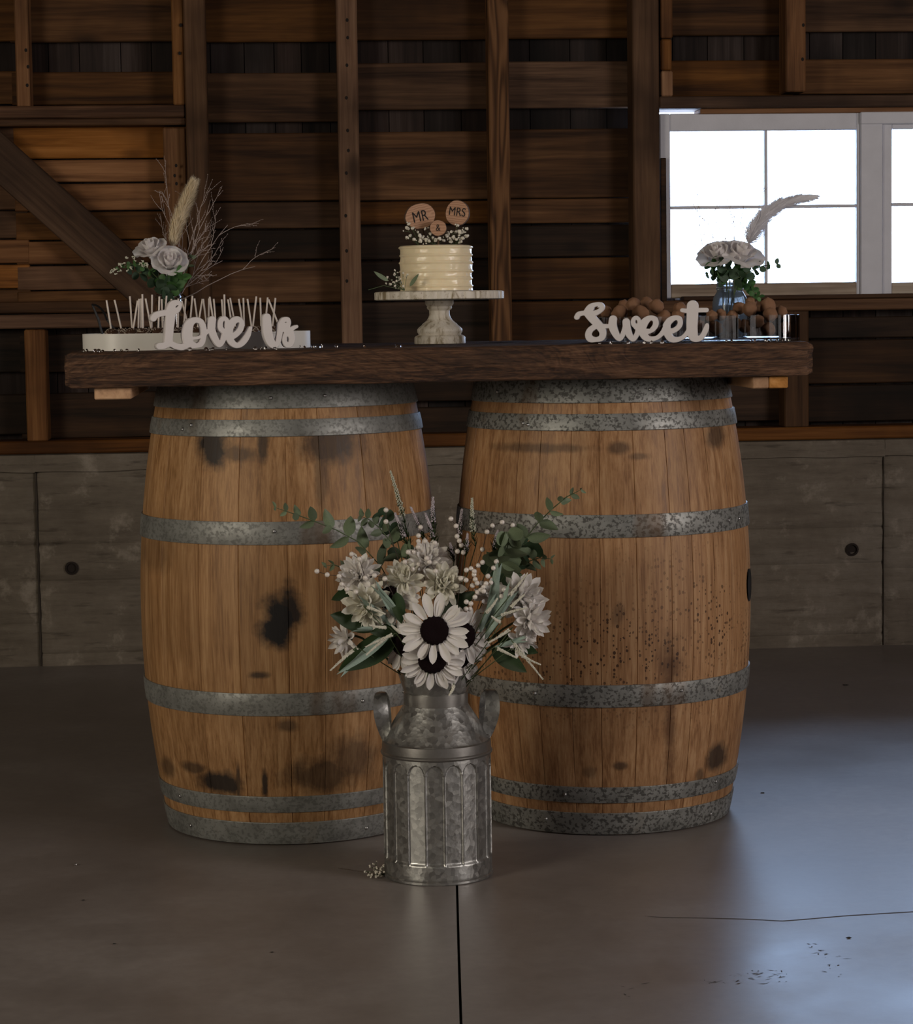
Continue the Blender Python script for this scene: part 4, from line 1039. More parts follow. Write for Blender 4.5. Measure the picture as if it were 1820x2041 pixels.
# acrylic crystals sprinkled over the plank
cm = MB().lathe([(0, -.0022), (.0042, .0004), (.0036, .0020), (0, .0024)], 7).mesh('crystal', M['crystal'])
def crystals(lst, label, grp):
    for a, b in lst:
        p = atz(a, b, TZ+.0022)
        y = min(max(p.y, 4.70), 4.80) if b > 684 else min(max(p.y, 4.72), 5.3)
        p = at(a, b, y); o = place('crystal', cm); o.matrix_world = Matrix.Translation((p.x, y, TZ+.0030)) @ Quaternion((R(-1, 1), R(-1, 1), R(-1, 1), R(-1, 1))).normalized().to_matrix().to_4x4() @ Matrix.Scale(R(.8, 1.15), 4)
        tag(o, label, 'crystal', grp)
crystals([(167, 702), (173, 700), (190, 703), (197, 701), (204, 702), (229, 704), (243, 701), (253, 702), (275, 703), (380, 703), (411, 700), (419, 701), (425, 700), (451, 700), (509, 698), (520, 701), (529, 700), (549, 696)], 'tiny clear crystal at the plank edge near the word Love', 'clear crystals near Love')
crystals([(598, 692), (608, 691), (623, 689), (629, 686), (641, 688), (670, 690), (726, 689), (790, 690), (799, 691)], 'tiny clear crystal right of the white tray', 'clear crystals beside the white tray')
crystals([(1196, 687), (1217, 688), (1252, 688), (1284, 687), (1298, 687), (1320, 687), (1449, 684), (1459, 683), (1497, 685), (1505, 683), (1527, 681), (1537, 681), (1548, 681), (1560, 680), (1572, 681)], 'tiny clear crystal at the plank edge near the word Sweet', 'clear crystals near Sweet')

# ------------------------------------------------------------------ jars and the flowers in them
def jar(px, y, rpx, zb, ztop_px, label, gm='jar'):
    p = at(px, 600, y); s = y/FPX; r = rpx*s; top = at(px, ztop_px, y).z-zb
    root = empty('mason_jar', (p.x, y, zb), None, label, 'jar', 'glass mason jars')
    o = [(0, 0), (r*.86, 0), (r*.97, .006), (r, .016), (r, top*.60), (r*.95, top*.72), (r*.80, top*.80), (r*.745, top*.83), (r*.745, top*.86), (r*.79, top*.87), (r*.79, top*.885), (r*.745, top*.90), (r*.78, top*.915), (r*.745, top*.93), (r*.78, top*.95), (r*.745, top*.965), (r*.75, top)]
    t = .003
    i_ = [(r*.75-t, top), (r*.72-t, top*.9), (r*.76-t, top*.80), (r*.93-t, top*.71), (r-t, top*.58), (r-t, .018), (r*.9-t, .006), (0, .005)]
    MB().lathe(o+i_, 48).build('glass_body', M[gm], root, 60); return root, Vector((p.x, y, zb+top))
def inside(y, px, py): return at(px, py, y)
def hair_plume(name, path, wfun, n, mat, label, group, hl=.03, stem_to=None, droop=.15):
    root = empty(name, path[0], None, label, 'pampas grass', group); b0 = Vector(path[0])
    P_ = [Vector(q)-b0 for q in path]
    def pt(t):
        x = t*(len(P_)-1); i = min(int(x), len(P_)-2); return P_[i].lerp(P_[i+1], x-i), (P_[i+1]-P_[i]).normalized()
    mb = MB()
    for k in range(n):
        t = R(0, 1)**.9; p, d = pt(t); a = d.orthogonal().normalized(); a = Quaternion(d, R(0, 2*pi)) @ a
        wd = wfun(t); L = hl*R(.6, 1.1)
        q1 = p+a*wd*R(.25, .6)+d*L*.45; q2 = p+a*wd*R(.7, 1.05)+d*L+Vector((0, 0, -droop*L*R(0, 1)))
        sd = d.cross(a).normalized()*.0009
        mb.add([p-sd, p+sd, q1-sd*.8, q1+sd*.8, q2], [(0, 1, 3, 2), (2, 3, 4)])
    mb.build('plume', mat, root)['kind'] = 'stuff'
    st_ = [P_[0]] if stem_to is None else [Vector(stem_to)-b0, P_[0]]
    MB().tube(st_+P_[1:], [.0013]*(len(st_)+len(P_)-2)+[.0004], 5).build('stem', M['spike'], root); return root
def rose(cx, cy, rpx, y, nrm, label, stem_to, mat='petal_rose', group='white roses in the jars', open_=1.0):
    c = at(cx, cy, y); s = y/FPX; r = rpx*s
    q = Vector((0, 0, 1)).rotation_difference(Vector(nrm).normalized())
    root = empty('rose', c, q, label, 'rose', group); inv = root.matrix_world.inverted()
    def pm(w_, h, flare, seed):
        def fn(u, v):
            sv = (v-.5)*2; g = sv*w_
            rr = r*(.16+.34*u**.7)*1.0*(1+flare*u*u*1.1); z = -r*.62+h*u*(1-.16*sv*sv)+.05*r*noise.noise((sv*2.5, u*2, seed))-flare*.34*r*max(0, u-.72)*2.2
            rr *= 1+.10*noise.noise((sv*3, u*3, seed+5))
            return Vector((rr*cos(g), rr*sin(g), z))
        return MB().grid(fn, 7, 10).mesh('petal', M[mat], 70)
    for k, (n, w_, h, fl, sc) in enumerate(((3, 1.25, r*1.30, -.35, .50), (4, 1.05, r*1.28, .05, .72), (5, .88, r*1.18, .50, .92), (5, .84, r*1.00, .95*open_, 1.06))):
        ms = [pm(w_, h, fl, k*7+j) for j in range(2)]
        for i in range(n):
            place('petal', ms[i % 2], root, Matrix.Rotation(2*pi*i/n+k*.55, 4, 'Z') @ Matrix.Rotation(R(-.06, .06), 4, 'X') @ Matrix.Diagonal((sc, sc, 1-.03*k, 1)))
    MB().lathe([(0, -r*.72), (r*.18, -r*.68), (r*.26, -r*.5), (r*.2, -r*.4)], 12).build('calyx', M['stem'], root)
    e = inv @ Vector(stem_to); MB().tube(bez((0, 0, -r*.6), (0, 0, -r*1.6), e, 10), .0016, 6).build('stem', M['stem'], root, 60); return root
def sprig(name, path, leaves, lmesh, label, group, y=None, stem_to=None, cat='leaf sprig', smat='stem', sr=.0011):
    P_ = [Vector(p) for p in path]; root = empty(name, P_[0], None, label, cat, group); b0 = P_[0]
    full = ([Vector(stem_to)] if stem_to is not None else [])+P_
    MB().tube([q-b0 for q in full], [sr]*(len(full)-1)+[sr*.4], 5).build('stem', M[smat], root, 60)
    for p, d, L in leaves:
        place('leaf', lmesh, root, orient(Vector(p)-b0, d, roll=R(-.9, .9)) @ Matrix.Scale(L, 4))
    return root
def pairs(path, n, L0, L1, spread=1.0, jit=.25, t0=0.0):
    P_ = [Vector(p) for p in path]; out = []
    for i in range(n):
        t = t0+(1-t0)*i/max(1, n-1); x = t*(len(P_)-1); k = min(int(x), len(P_)-2); p = P_[k].lerp(P_[k+1], x-k); d = (P_[k+1]-P_[k]).normalized()
        L = L0+(L1-L0)*t; sd = d.cross(Vector((0, 1, 0))).normalized()
        if i % 2: sd = (sd*.6+Vector((0, -.8, 0))).normalized()
        for sg in (1, -1):
            out.append((p, d*.5+sd*sg*spread+Vector((R(-jit, jit), R(-jit, jit)-.25*spread, R(-jit, jit))), L*R(.85, 1.15)))
    return out
roundm = leaf_mesh('leaf', 1.0, .92, M['euca_green'], fold=.08, curl=.08, rnd_=True)
roundd = leaf_mesh('leaf', 1.0, .88, M['euca_dark'], fold=.08, curl=.08, rnd_=True)
ovalm = leaf_mesh('leaf', 1.0, .52, M['euca'], fold=.16, curl=.1)
def twig(label, starts, y, group, sd, lens, mat='twig'):
    rnd = random.Random(sd); mb = MB(); b0 = Vector(starts[0][0])
    def br(p, d, L, r, dep):
        pts = [p]; q = p.copy(); dd = d.copy(); n = 7
        for i in range(n):
            dd = (dd+Vector((rnd.uniform(-.22, .22), rnd.uniform(-.15, .15), rnd.uniform(-.20, .22)))).normalized(); q = q+dd*L/n; pts.append(q)
            if dep < 2 and i in (2, 3, 4, 5) and rnd.random() < .8:
                sdv = dd.cross(Vector((0, 1, 0)))*rnd.choice((-1, 1))
                br(q.copy(), (dd+sdv*rnd.uniform(.25, .7)+Vector((0, rnd.uniform(-.3, .3), 0))).normalized(), L*rnd.uniform(.22, .5), r*.62, dep+1)
            if dep > 0 and rnd.random() < .55: mb.ball(q+Vector((rnd.uniform(-.001, .001),)*3), .0009, 4, 3)
        mb.tube(pts, [r*(1-.6*i/n) for i in range(n+1)], 5)
    for (p, tip) in starts:
        p, tip = Vector(p)-b0, Vector(tip)-b0; br(p, (tip-p).normalized(), (tip-p).length, .00115, 0)
    o = mb.build('bare_twig', M[mat]); o.location = b0; tag(o, label, 'twig', group); return o

# left jar, behind the white tray
LJ, ljm = jar(337, 5.16, 33.5, TZ, 578, 'glass mason jar behind the white tray holding two roses and twigs')
ly = 5.16
bot = lambda m, k: Vector((m.x+R(-.018, .018), m.y+R(-.015, .015), TZ+.012+k*.002))
rose(300, 497, 32, ly-.02, (-.30, -.5, .85), 'white rose with upturned petals, upper one of the left jar', bot(ljm, 0))
rose(338, 522, 34, ly-.035, (.10, -.85, .65), 'white rose lower and nearer over the left jar', bot(ljm, 1))
hair_plume('pampas_plume', [at(343, 494, ly+.01), at(350, 460, ly+.01), at(362, 425, ly+.012), at(374, 395, ly+.012), at(383, 372, ly+.01)], lambda t: .011+.012*sin(pi*min(1, .15+t*.8)), 3600, M['pampas'], 'upright creamy pampas plume in the left jar', 'pampas plumes', .026, ljm-Vector((0, 0, .08)))
mt = lambda: ljm+Vector((R(-.012, .012), R(-.012, .012), -.03))
twig('white bare twigs sweeping to the right of the left jar', [(mt(), at(474, 430, ly)), (mt(), at(492, 500, ly-.01)), (mt(), at(462, 455, ly+.02)), (mt(), at(445, 512, ly))], ly, 'bare twigs', 11, None)
twig('white bare twigs rising behind the left pampas plume', [(mt(), at(408, 386, ly+.03)), (mt(), at(402, 440, ly+.02)), (mt(), at(390, 450, ly+.01)), (mt(), at(378, 455, ly+.03))], ly, 'bare twigs', 12, None)
twig('white bare twig curling up left of the pampas plume', [(mt(), at(322, 412, ly+.03)), (mt(), at(330, 455, ly+.02))], ly, 'bare twigs', 15, None)
twig('white bare twigs low on the right of the left jar', [(mt(), at(418, 535, ly-.02)), (mt(), at(436, 528, ly))], ly, 'bare twigs', 18, None)
gl = 'leaf sprigs in the left jar'
def pl(lst, y): return [at(a, b, y) for a, b in lst]
lp = pl([(330, 575), (322, 562), (300, 552), (280, 545), (262, 538)], ly-.03)
sprig('eucalyptus_sprig', lp, pairs(lp, 6, .026, .020), roundd, 'dark round leaved sprig spreading left under the upper rose', gl, stem_to=bot(ljm, 2))
lp = pl([(340, 580), (345, 572), (352, 560), (362, 548)], ly-.045)
sprig('eucalyptus_sprig', lp, pairs(lp, 5, .024, .026), roundm, 'bright green round leaved sprig hanging below the lower rose', gl, stem_to=bot(ljm, 3))
lp = pl([(338, 585), (332, 590), (330, 575), (334, 560)], ly-.05)
sprig('eucalyptus_sprig', lp, pairs(lp, 4, .022, .024), roundd, 'dark leaves bunched at the rim of the left jar', gl, stem_to=bot(ljm, 4))
lp = pl([(350, 575), (366, 550), (376, 530), (382, 514)], ly-.01)
sprig('eucalyptus_sprig', lp, pairs(lp, 4, .018, .015), ovalm, 'thin leafy sprig rising right of the lower rose', gl, stem_to=bot(ljm, 5))
lp = pl([(320, 560), (295, 535), (270, 526), (252, 528), (236, 536)], ly-.04)
s5 = sprig('budded_sprig', lp, pairs(lp, 7, .016, .007), roundm, 'small leaved sprig with tiny cream buds reaching left', gl, stem_to=bot(ljm, 6))
mb = MB()
for a, b in ((225, 540), (232, 544), (240, 538), (238, 528), (246, 524), (253, 512), (266, 514), (268, 518), (284, 520), (290, 526), (285, 530), (279, 526), (294, 530), (242, 532), (255, 538), (262, 534), (222, 543), (230, 537)):
    for _ in range(5): mb.ball(at(a+R(-3, 3), b+R(-3, 3), ly-.045)-s5.location, R(.0010, .0022), 5, 3)
mb.build('buds', M['heather'], s5)['kind'] = 'stuff'

# right jar, standing in the doughnut tray
ry = 4.985
RJ, rjm = jar(1455, ry, 35, TZ+.0080, 563, 'glass mason jar in the doughnut tray, lit by the window behind', 'jar_frost')
# its faint raised script mark, too worn to read
rj0 = RJ.location
for sx in (0,):
    mb = MB(); pts = []
    rr = .0372
    for i in range(40):
        t = i/39; g = -pi/2-.55+1.0*t; zz = .030+.006*sin(t*19)*(.6+.4*cos(t*7)); pts.append(Vector((rr*cos(g), rr*sin(g), zz)))
    mb.tube(pts, .0008, 5); mb.build('raised_mark', M['jar'], RJ, 60)
bot = lambda m, k: Vector((m.x+R(-.018, .018), m.y+R(-.015, .015), TZ+.022+k*.002))
rose(1430, 508, 35, ry-.02, (-.30, -.5, .72), 'white ruffled rose over the left rim of the right jar', bot(rjm, 0), open_=1.25)
rose(1478, 508, 38, ry-.03, (.18, -.5, .75), 'fuller white rose on the right of the right jar', bot(rjm, 1), open_=1.3)
hair_plume('pampas_plume', [at(1492, 486, ry+.03), at(1505, 458, ry+.03), at(1522, 432, ry+.03), at(1550, 410, ry+.03), at(1585, 398, ry+.03), at(1612, 394, ry+.03)], lambda t: .031*(1-t)**.75+.004, 4600, M['pampas_white'], 'arching white pampas plume against the window', 'pampas plumes', .03, rjm-Vector((0, 0, .06)))
mt = lambda: rjm+Vector((R(-.012, .012), R(-.012, .012), -.03))
twig('thin white twigs against the window left of the pampas plume', [(mt(), at(1392, 450, ry+.02)), (mt(), at(1458, 420, ry+.02)), (mt(), at(1332, 408, ry+.03))], ry, 'bare twigs', 21, None)
twig('thin white twig leaning along the window bar', [(mt(), at(1530, 440, ry+.03)), (mt(), at(1527, 395, ry+.04))], ry, 'bare twigs', 25, None)
gr = 'eucalyptus sprigs in the right jar'
for lst, n, l0, l1, lab, me in (([(1448, 556), (1440, 546), (1428, 538), (1420, 528)], 5, .024, .022, 'round leaved eucalyptus on the left of the right jar', roundm),
                           ([(1455, 552), (1452, 544), (1448, 536), (1440, 526)], 4, .022, .022, 'dark round leaves tucked between the two right roses', roundd),
                           ([(1448, 556), (1430, 550), (1412, 548)], 4, .022, .011, 'short eucalyptus tip pointing left of the right jar', roundd),
                           ([(1464, 558), (1482, 548), (1502, 538), (1520, 530), (1548, 527)], 7, .024, .013, 'eucalyptus sprig stretching right across the window bar', roundd),
                           ([(1466, 558), (1472, 550), (1478, 540)], 4, .024, .024, 'bright round leaves below the fuller right rose', roundm),
                           ([(1472, 560), (1486, 562), (1496, 572), (1504, 583), (1514, 592)], 7, .020, .011, 'eucalyptus sprig drooping over the right rim of the jar', roundm)):
    lp = pl(lst, ry-.035+R(-.01, .01)); sprig('eucalyptus_sprig', lp, pairs(lp, n, l0, l1), me, lab, gr, stem_to=bot(rjm, n % 5))

# ------------------------------------------------------------------ milk can
MY = 4.512
mc0 = at(874, 1745, MY); MX = mc0.x
can = empty('milk_can', (MX, MY, 0), RAD(-90+4), 'galvanised tin milk can with fluted sides and two strap handles full of flowers', 'milk can')
CZf = lambda py: at(874, py, MY).z
cr = 111*MY/FPX
zb0, zb1 = .003, CZf(1714)
zs = CZf(1493)
def fl(r, z, g):
    if z < .034 or z > zs-.006: return r
    n = 18; u = (g*n/(2*pi)) % 1.0; v = (z-.036)/(zs-.014-.036)
    e = abs(u-.5)*2
    top = 1-max(0, (v-.90)/.10)**2
    if v > .90: m_ = max(0.0, min(1.0, (.93*math.sqrt(max(0, top))-e)/.12))
    elif v < 0.0: m_ = 0
    else: m_ = 1.0 if e < .90 else max(0, 1-(e-.90)/.1)
    if 0 <= v < .03: m_ *= v/.03
    flat = cr*(1-cos(pi/n*min(e, .9)))*.0
    return r-.0040*m_*(.75+.25*(1-e*e))
pr = [(0, .004), (cr*.96, .004), (cr*.985, 0), (cr, .002), (cr, .006), (cr-.002, .008)]
pr += [(cr-.0015, .010+i*(zs-.016)/140) for i in range(141)]
body = MB().lathe(pr, 18*28, fn=fl).build('can_body', M['galv'], can, 35)
zt = CZf(1478); zsh = CZf(1402)
rn = 63.5*MY/FPX
MB().lathe([(cr-.003, zs-.006), (cr+.001, zs-.005), (cr+.0025, zs-.002), (cr+.001, zs+.001), (cr-.0005, zs+.002), (cr-.0005, zs+.010), (cr-.001, zt+.004), (cr-.004, zt+.0065)], 72).build('seam_band', M['galv_band'], can, 40)
MB().lathe([(cr-.004, zt+.0062), (cr*.97-.004, zt+.010), (rn+.0235, (zt+zsh)/2+.003), (rn+.003, zsh-.003), (rn+.001, zsh+.002), (rn, zsh+.004)], 72).build('shoulder', M['galv'], can, 40)
zn1 = CZf(1378); zrim = CZf(1338)
MB().lathe([(rn+.0012, zsh-.002), (rn+.0016, zsh), (rn+.0012, zn1), (rn-.001, zn1+.001)], 72).build('neck_band', M['galv_band'], can, 40)
r2 = 75*MY/FPX
MB().lathe([(rn-.001, zn1), (rn+.002, zn1+.006), (r2, zrim-.003), (r2+.002, zrim), (r2-.001, zrim+.001), (r2-.0035, zrim-.004), (rn-.003, zn1), (rn-.004, zsh-.02)], 72).build('rim', M['galv'], can, 40)
def strap(side):
    # teardrop strap loop standing on the shoulder, ends pinched into a riveted bracket
    bx, bz = side*(cr-.010), zt+.004
    pts = [Vector((bx, -.004, bz)), Vector((bx+side*.006, -.018, bz+.030)), Vector((bx+side*.011, -.024, bz+.060)), Vector((bx+side*.011, -.012, bz+.087)), Vector((bx+side*.008, .006, bz+.094)), Vector((bx+side*.004, .022, bz+.080)), Vector((bx+side*.002, .024, bz+.055)), Vector((bx+side*.000, .014, bz+.028)), Vector((bx, .004, bz+.002))]
    fine = []
    for i in range(len(pts)-1):
        p = [pts[max(0, i-1)], pts[i], pts[i+1], pts[min(len(pts)-1, i+2)]]
        for t in (0, .2, .4, .6, .8): fine.append(.5*((2*p[1])+(-p[0]+p[2])*t+(2*p[0]-5*p[1]+4*p[2]-p[3])*t*t+(-p[0]+3*p[1]-3*p[2]+p[3])*t**3))
    fine.append(pts[-1]); n = len(fine); vs = []; fs = []
    for i, p in enumerate(fine):
        t = (fine[min(i+1, n-1)]-fine[max(0, i-1)]).normalized(); u = i/(n-1)
        w_ = .0040+.0105*abs(sin(2*pi*u))**.6*(1 if u < .5 else .8); a = Vector((side, -.35*side*side*(1 if u < .5 else -1)*0-.18, 0)).normalized(); a = (a-t*a.dot(t)).normalized(); b = t.cross(a)
        for (k1, k2) in ((-1, .0009), (-.35, .0022), (.35, .0022), (1, .0009), (1, -.0005), (-1, -.0005)): vs.append(p+a*w_*k1+b*k2)
    for i in range(n-1):
        for j in range(6): fs.append((i*6+j, i*6+(j+1) % 6, (i+1)*6+(j+1) % 6, (i+1)*6+j))
    h = MB().add(vs, fs).build('handle', M['galv'], can, 60, Matrix.Rotation(RAD(90-4), 4, 'Z'))
    mb = MB().box((bx-side*.001, 0, bz+.001), (.015, .022, .018), .002)
    mb.build('bracket', M['galv_band'], h)
    MB().ball((bx, -.0125, bz+.002), .0034, 10, 6).build('rivet', M['rivet'], h, 60)
strap(-1); strap(1)
mouth = Vector((MX, MY, zrim-.03))
def mth(k=.035): return mouth+Vector((R(-k, k), R(-k, k)*.8, R(-.05, 0)))

# ------------------------------------------------------------------ flowers in the milk can
def petal_mesh(L, W, mat, cup=.25, curl=.1, tip=.6, nu=8, crease=.12):
    mb = MB()
    def fn(u, v):
        s = (v-.5)*2
        wd = W/2*min(1, (u+.06)**.55)*(max(0.0, 1-max(0, (u-tip)/(1-tip))**2.0))**.75
        return Vector((L*u, s*wd, cup*W*(s*s-.4)*sin(pi*min(1, u+.1))*.8+crease*W*(abs(s)**.5-.6)*.15-curl*L*u*u))
    mb.grid(fn, nu, 6); return mb.mesh('petal', mat, 75)
BC = at(870, 1235, 4.50)
def head_frame(cx, cy, y, nrm):
    c = at(cx, cy, y); return c, Vector((0, 0, 1)).rotation_difference(Vector(nrm).normalized())
SUNP = [petal_mesh(1.0, .47, M['petal'], curl=k, tip=.38) for k in (.06, .18, -.04)]
def sunflower(cx, cy, rpx, dpx, y, nrm, label, n=15, skip=()):
    c, q = head_frame(cx, cy, y, nrm); s = y/FPX; root = empty('sunflower', c, q, label, 'flower', 'white sunflowers with dark centres'); inv = root.matrix_world.inverted()
    r0, r1 = dpx*s, rpx*s
    mb = MB(); pr = [(0, r0*.10), (r0*.35, r0*.20), (r0*.75, r0*.26), (r0*.98, r0*.08), (r0, -r0*.10), (r0*.7, -r0*.3), (0, -r0*.3)]
    mb.lathe(pr, 36, fn=lambda r, z, g: r*(1+.05*sin(g*17)) if r > r0*.5 else r)
    mb.build('disc', M['disc'], root, 60)
    for ring, (k, lift, sc, n_) in enumerate(((.75, -.02, 1.0, n), (.80, -.10, 1.02, n-2), (.95, .03, .42, n+3))):
        for i in range(n_):
            g = 2*pi*(i+.5*ring)/n_+R(-.10, .10); L = (r1-r0*k)*sc*R(.84, 1.12)
            if ring == 2: L = r0*R(.35, .55)
            mw = Matrix.Rotation(g, 4, 'Z') @ Matrix.Translation((r0*(.88 if ring < 2 else .98), 0, -r0*.06-ring*.0015)) @ Matrix.Rotation(lift+R(-.16, .10), 4, 'Y') @ Matrix.Rotation(R(-.25, .25), 4, 'X') @ Matrix.Diagonal((L, L*(1.15 if ring < 2 else .8), L, 1))
            place('petal', SUNP[(i+ring) % 3], root, mw)
    MB().lathe([(0, -r0*.9), (r0*.35, -r0*.75), (r0*1.05, -r0*.22), (r0*.9, -r0*.12)], 14).build('calyx', M['leaf_dark'], root, 60)
    MB().tube(bez((0, 0, -r0*.7), (0, 0, -r0*1.8), inv @ mth(), 8), .0028, 6).build('stem', M['stem'], root, 60); return root
MUMS = {m_: [petal_mesh(1.0, .42, M[m_], cup=.5, curl=k, tip=.55) for k in (.15, -.20, -.45)] for m_ in ('petal', 'petal_cream')}
def bloom(cx, cy, rpx, y, nrm, label, mat='petal', dens=1.0, closed=0.0, name='chrysanthemum', group='white many petalled blooms'):
    c, q = head_frame(cx, cy, y, nrm); r = rpx*y/FPX; root = empty(name, c, q, label, 'flower', group); inv = root.matrix_world.inverted(); ms = MUMS[mat]
    for ring, (n_, tilt, L) in enumerate(((14, .02, 1.0), (14, .30, .97), (12, .60, .88), (10, .92, .72), (7, 1.25, .55))):
        n_ = max(4, int(n_*dens))
        for i in range(n_):
            g = 2*pi*(i+.5*(ring % 2))/n_+R(-.15, .15); l = r*L*R(.86, 1.1)
            mw = Matrix.Rotation(g, 4, 'Z') @ Matrix.Translation((r*.07, 0, r*.05*ring)) @ Matrix.Rotation(-(tilt+closed+R(-.12, .12)), 4, 'Y') @ Matrix.Rotation(R(-.35, .35), 4, 'X') @ Matrix.Diagonal((l, l, l, 1))
            place('petal', ms[min(2, ring//2) if i % 3 else (ring+i) % 3], root, mw)
    MB().lathe([(0, -r*.28), (r*.16, -r*.2), (r*.22, -r*.02), (0, r*.1)], 12).build('calyx', M['stem'], root, 60)
    MB().tube(bez((0, 0, -r*.2), (0, 0, -r*1.1), inv @ mth(), 8), .0022, 6).build('stem', M['stem'], root, 60); return root

sunflower(866, 1257, 69, 29, 4.392, (-.03, -1, .12), 'white sunflower facing front at the centre of the bouquet')
sunflower(862, 1316, 64, 29, 4.408, (0, -1, -.28), 'lower white sunflower overhanging the rim of the milk can')
sunflower(924, 1268, 62, 27, 4.425, (.42, -1, -.05), 'white sunflower turned right, tucked behind the front one')
sunflower(776, 1190, 62, 25, 4.455, (-.30, -.75, .55), 'white sunflower half hidden at the upper left, tipped upward')
sunflower(800, 1285, 56, 24, 4.44, (-.75, -1, -.25), 'white sunflower turned left, behind the left petals of the front one')
sunflower(920, 1312, 56, 22, 4.445, (.60, -1, -.35), 'white sunflower low on the right behind the others')
bloom(716, 1150, 46, 4.475, (-.55, -.75, .45), 'white bloom at the upper left edge of the bouquet')
bloom(732, 1206, 52, 4.45, (-.62, -1, .05), 'full cream bloom on the left of the bouquet', 'petal_cream')
bloom(694, 1272, 40, 4.47, (-1, -.55, -.40), 'white bloom drooping at the lower left', dens=.7, closed=.2)
bloom(806, 1160, 44, 4.47, (-.15, -.7, .75), 'cream bloom with upright petals above the hidden sunflower', 'petal_cream', closed=.25, dens=.8)
bloom(852, 1122, 46, 4.50, (-.10, -.8, .75), 'white bloom at the top of the bouquet')
bloom(884, 1168, 46, 4.46, (.1, -.9, .55), 'rounded cream bloom behind the front sunflower', 'petal_cream', closed=.2)
bloom(1038, 1192, 52, 4.48, (.55, -.9, .30), 'white bloom at the upper right of the bouquet')
bloom(1052, 1236, 48, 4.455, (.90, -.8, 0), 'bluish white bloom at the right edge of the bouquet')
bloom(1034, 1275, 42, 4.46, (.70, -.8, -.45), 'white bloom drooping at the lower right', dens=.7, closed=.1)
bloom(985, 1195, 42, 4.50, (.25, -.8, .5), 'white bloom half hidden behind the pearl sprays', dens=.8)

# eucalyptus and big leaves
ge = 'eucalyptus sprigs in the milk can'
rosm = leaf_mesh('leaf', 1.0, .86, M['euca'], fold=.10, curl=.10, rnd_=True)
def sp2(lst, y0, y1): return [at(a, b, y0+(y1-y0)*i/(len(lst)-1)) for i, (a, b) in enumerate(lst)]
for lst, ya, yb, n, l0, l1, me, lab, sprd in (
    ([(760, 1130), (715, 1080), (670, 1056), (620, 1036), (580, 1022), (550, 1012)], 4.52, 4.47, 8, .054, .013, ovalm, 'long eucalyptus sprig reaching left across the barrel', .9),
    ([(800, 1110), (775, 1075), (755, 1050), (735, 1035), (722, 1030)], 4.53, 4.50, 6, .042, .020, ovalm, 'eucalyptus sprig rising behind the upper left bloom', .9),
    ([(800, 1110), (790, 1070), (775, 1045), (760, 1028)], 4.56, 4.53, 5, .030, .022, roundd, 'dark round leaved eucalyptus behind the left sprigs', 1.0),
    ([(720, 1150), (690, 1135), (665, 1125), (650, 1128)], 4.50, 4.47, 4, .028, .012, ovalm, 'short eucalyptus tip beside the leftmost pearls', .8),
    ([(1000, 1140), (1035, 1090), (1070, 1045), (1100, 1015), (1130, 990), (1158, 976)], 4.52, 4.46, 8, .056, .011, ovalm, 'long eucalyptus sprig reaching up right across the speckled barrel', .9),
    ([(990, 1135), (1005, 1110), (1013, 1085), (1014, 1072)], 4.50, 4.42, 7, .050, .034, rosm, 'eucalyptus head with a rosette of broad leaves facing front', .8),
    ([(1010, 1140), (1050, 1120), (1075, 1112), (1098, 1114)], 4.53, 4.50, 5, .040, .012, ovalm, 'short eucalyptus sprig right of the rosette', .9),
    ([(985, 1150), (1020, 1110), (1045, 1085)], 4.545, 4.53, 5, .046, .040, roundd, 'dark eucalyptus behind the rosette', 1.0)):
    P_ = sp2(lst, ya, yb); sprig('eucalyptus_sprig', P_, pairs(P_, n, l0, l1, sprd), me, lab, ge, stem_to=mth())
bigleaf = leaf_mesh('big_leaf', 1.0, .42, M['leaf_dark'], fold=.12, curl=.12, nu=10)
for a, b, c, d, y, lab in ((790, 1262, 676, 1342, 4.45, 'broad dark leaf hanging low on the left'), (760, 1245, 654, 1228, 4.46, 'narrow dark leaf pointing left between two blooms'), (980, 1290, 1050, 1342, 4.45, 'broad dark leaf hanging low on the right'),
                            (880, 1225, 950, 1178, 4.47, 'dark leaf above the front sunflower, under the pearls'), (990, 1265, 1072, 1306, 4.47, 'dark leaf behind the lower right bloom'), (800, 1255, 735, 1262, 4.44, 'dark leaf left of the front sunflower'), (790, 1180, 800, 1245, 4.43, 'dark leaf under the hidden sunflower'), (730, 1160, 660, 1200, 4.53, 'dark leaf behind the left cream bloom'), (1000, 1200, 1066, 1168, 4.51, 'dark leaf tip behind the upper right bloom')):
    p, q = at(a, b, y), at(c, d, y-.02); root = empty('dark_leaf', p, None, lab, 'leaf', 'dark leaves in the milk can')
    place('blade', bigleaf, root, orient(Vector((0, 0, 0)), q-p, roll=R(-.5, .5)) @ Matrix.Scale((q-p).length, 4))
    MB().tube([(0, 0, 0), mth()-p], .0012, 5).build('stem', M['stem'], root, 60)
blade = leaf_mesh('blade', 1.0, .13, M['sage'], fold=.2, curl=.12, nu=10)
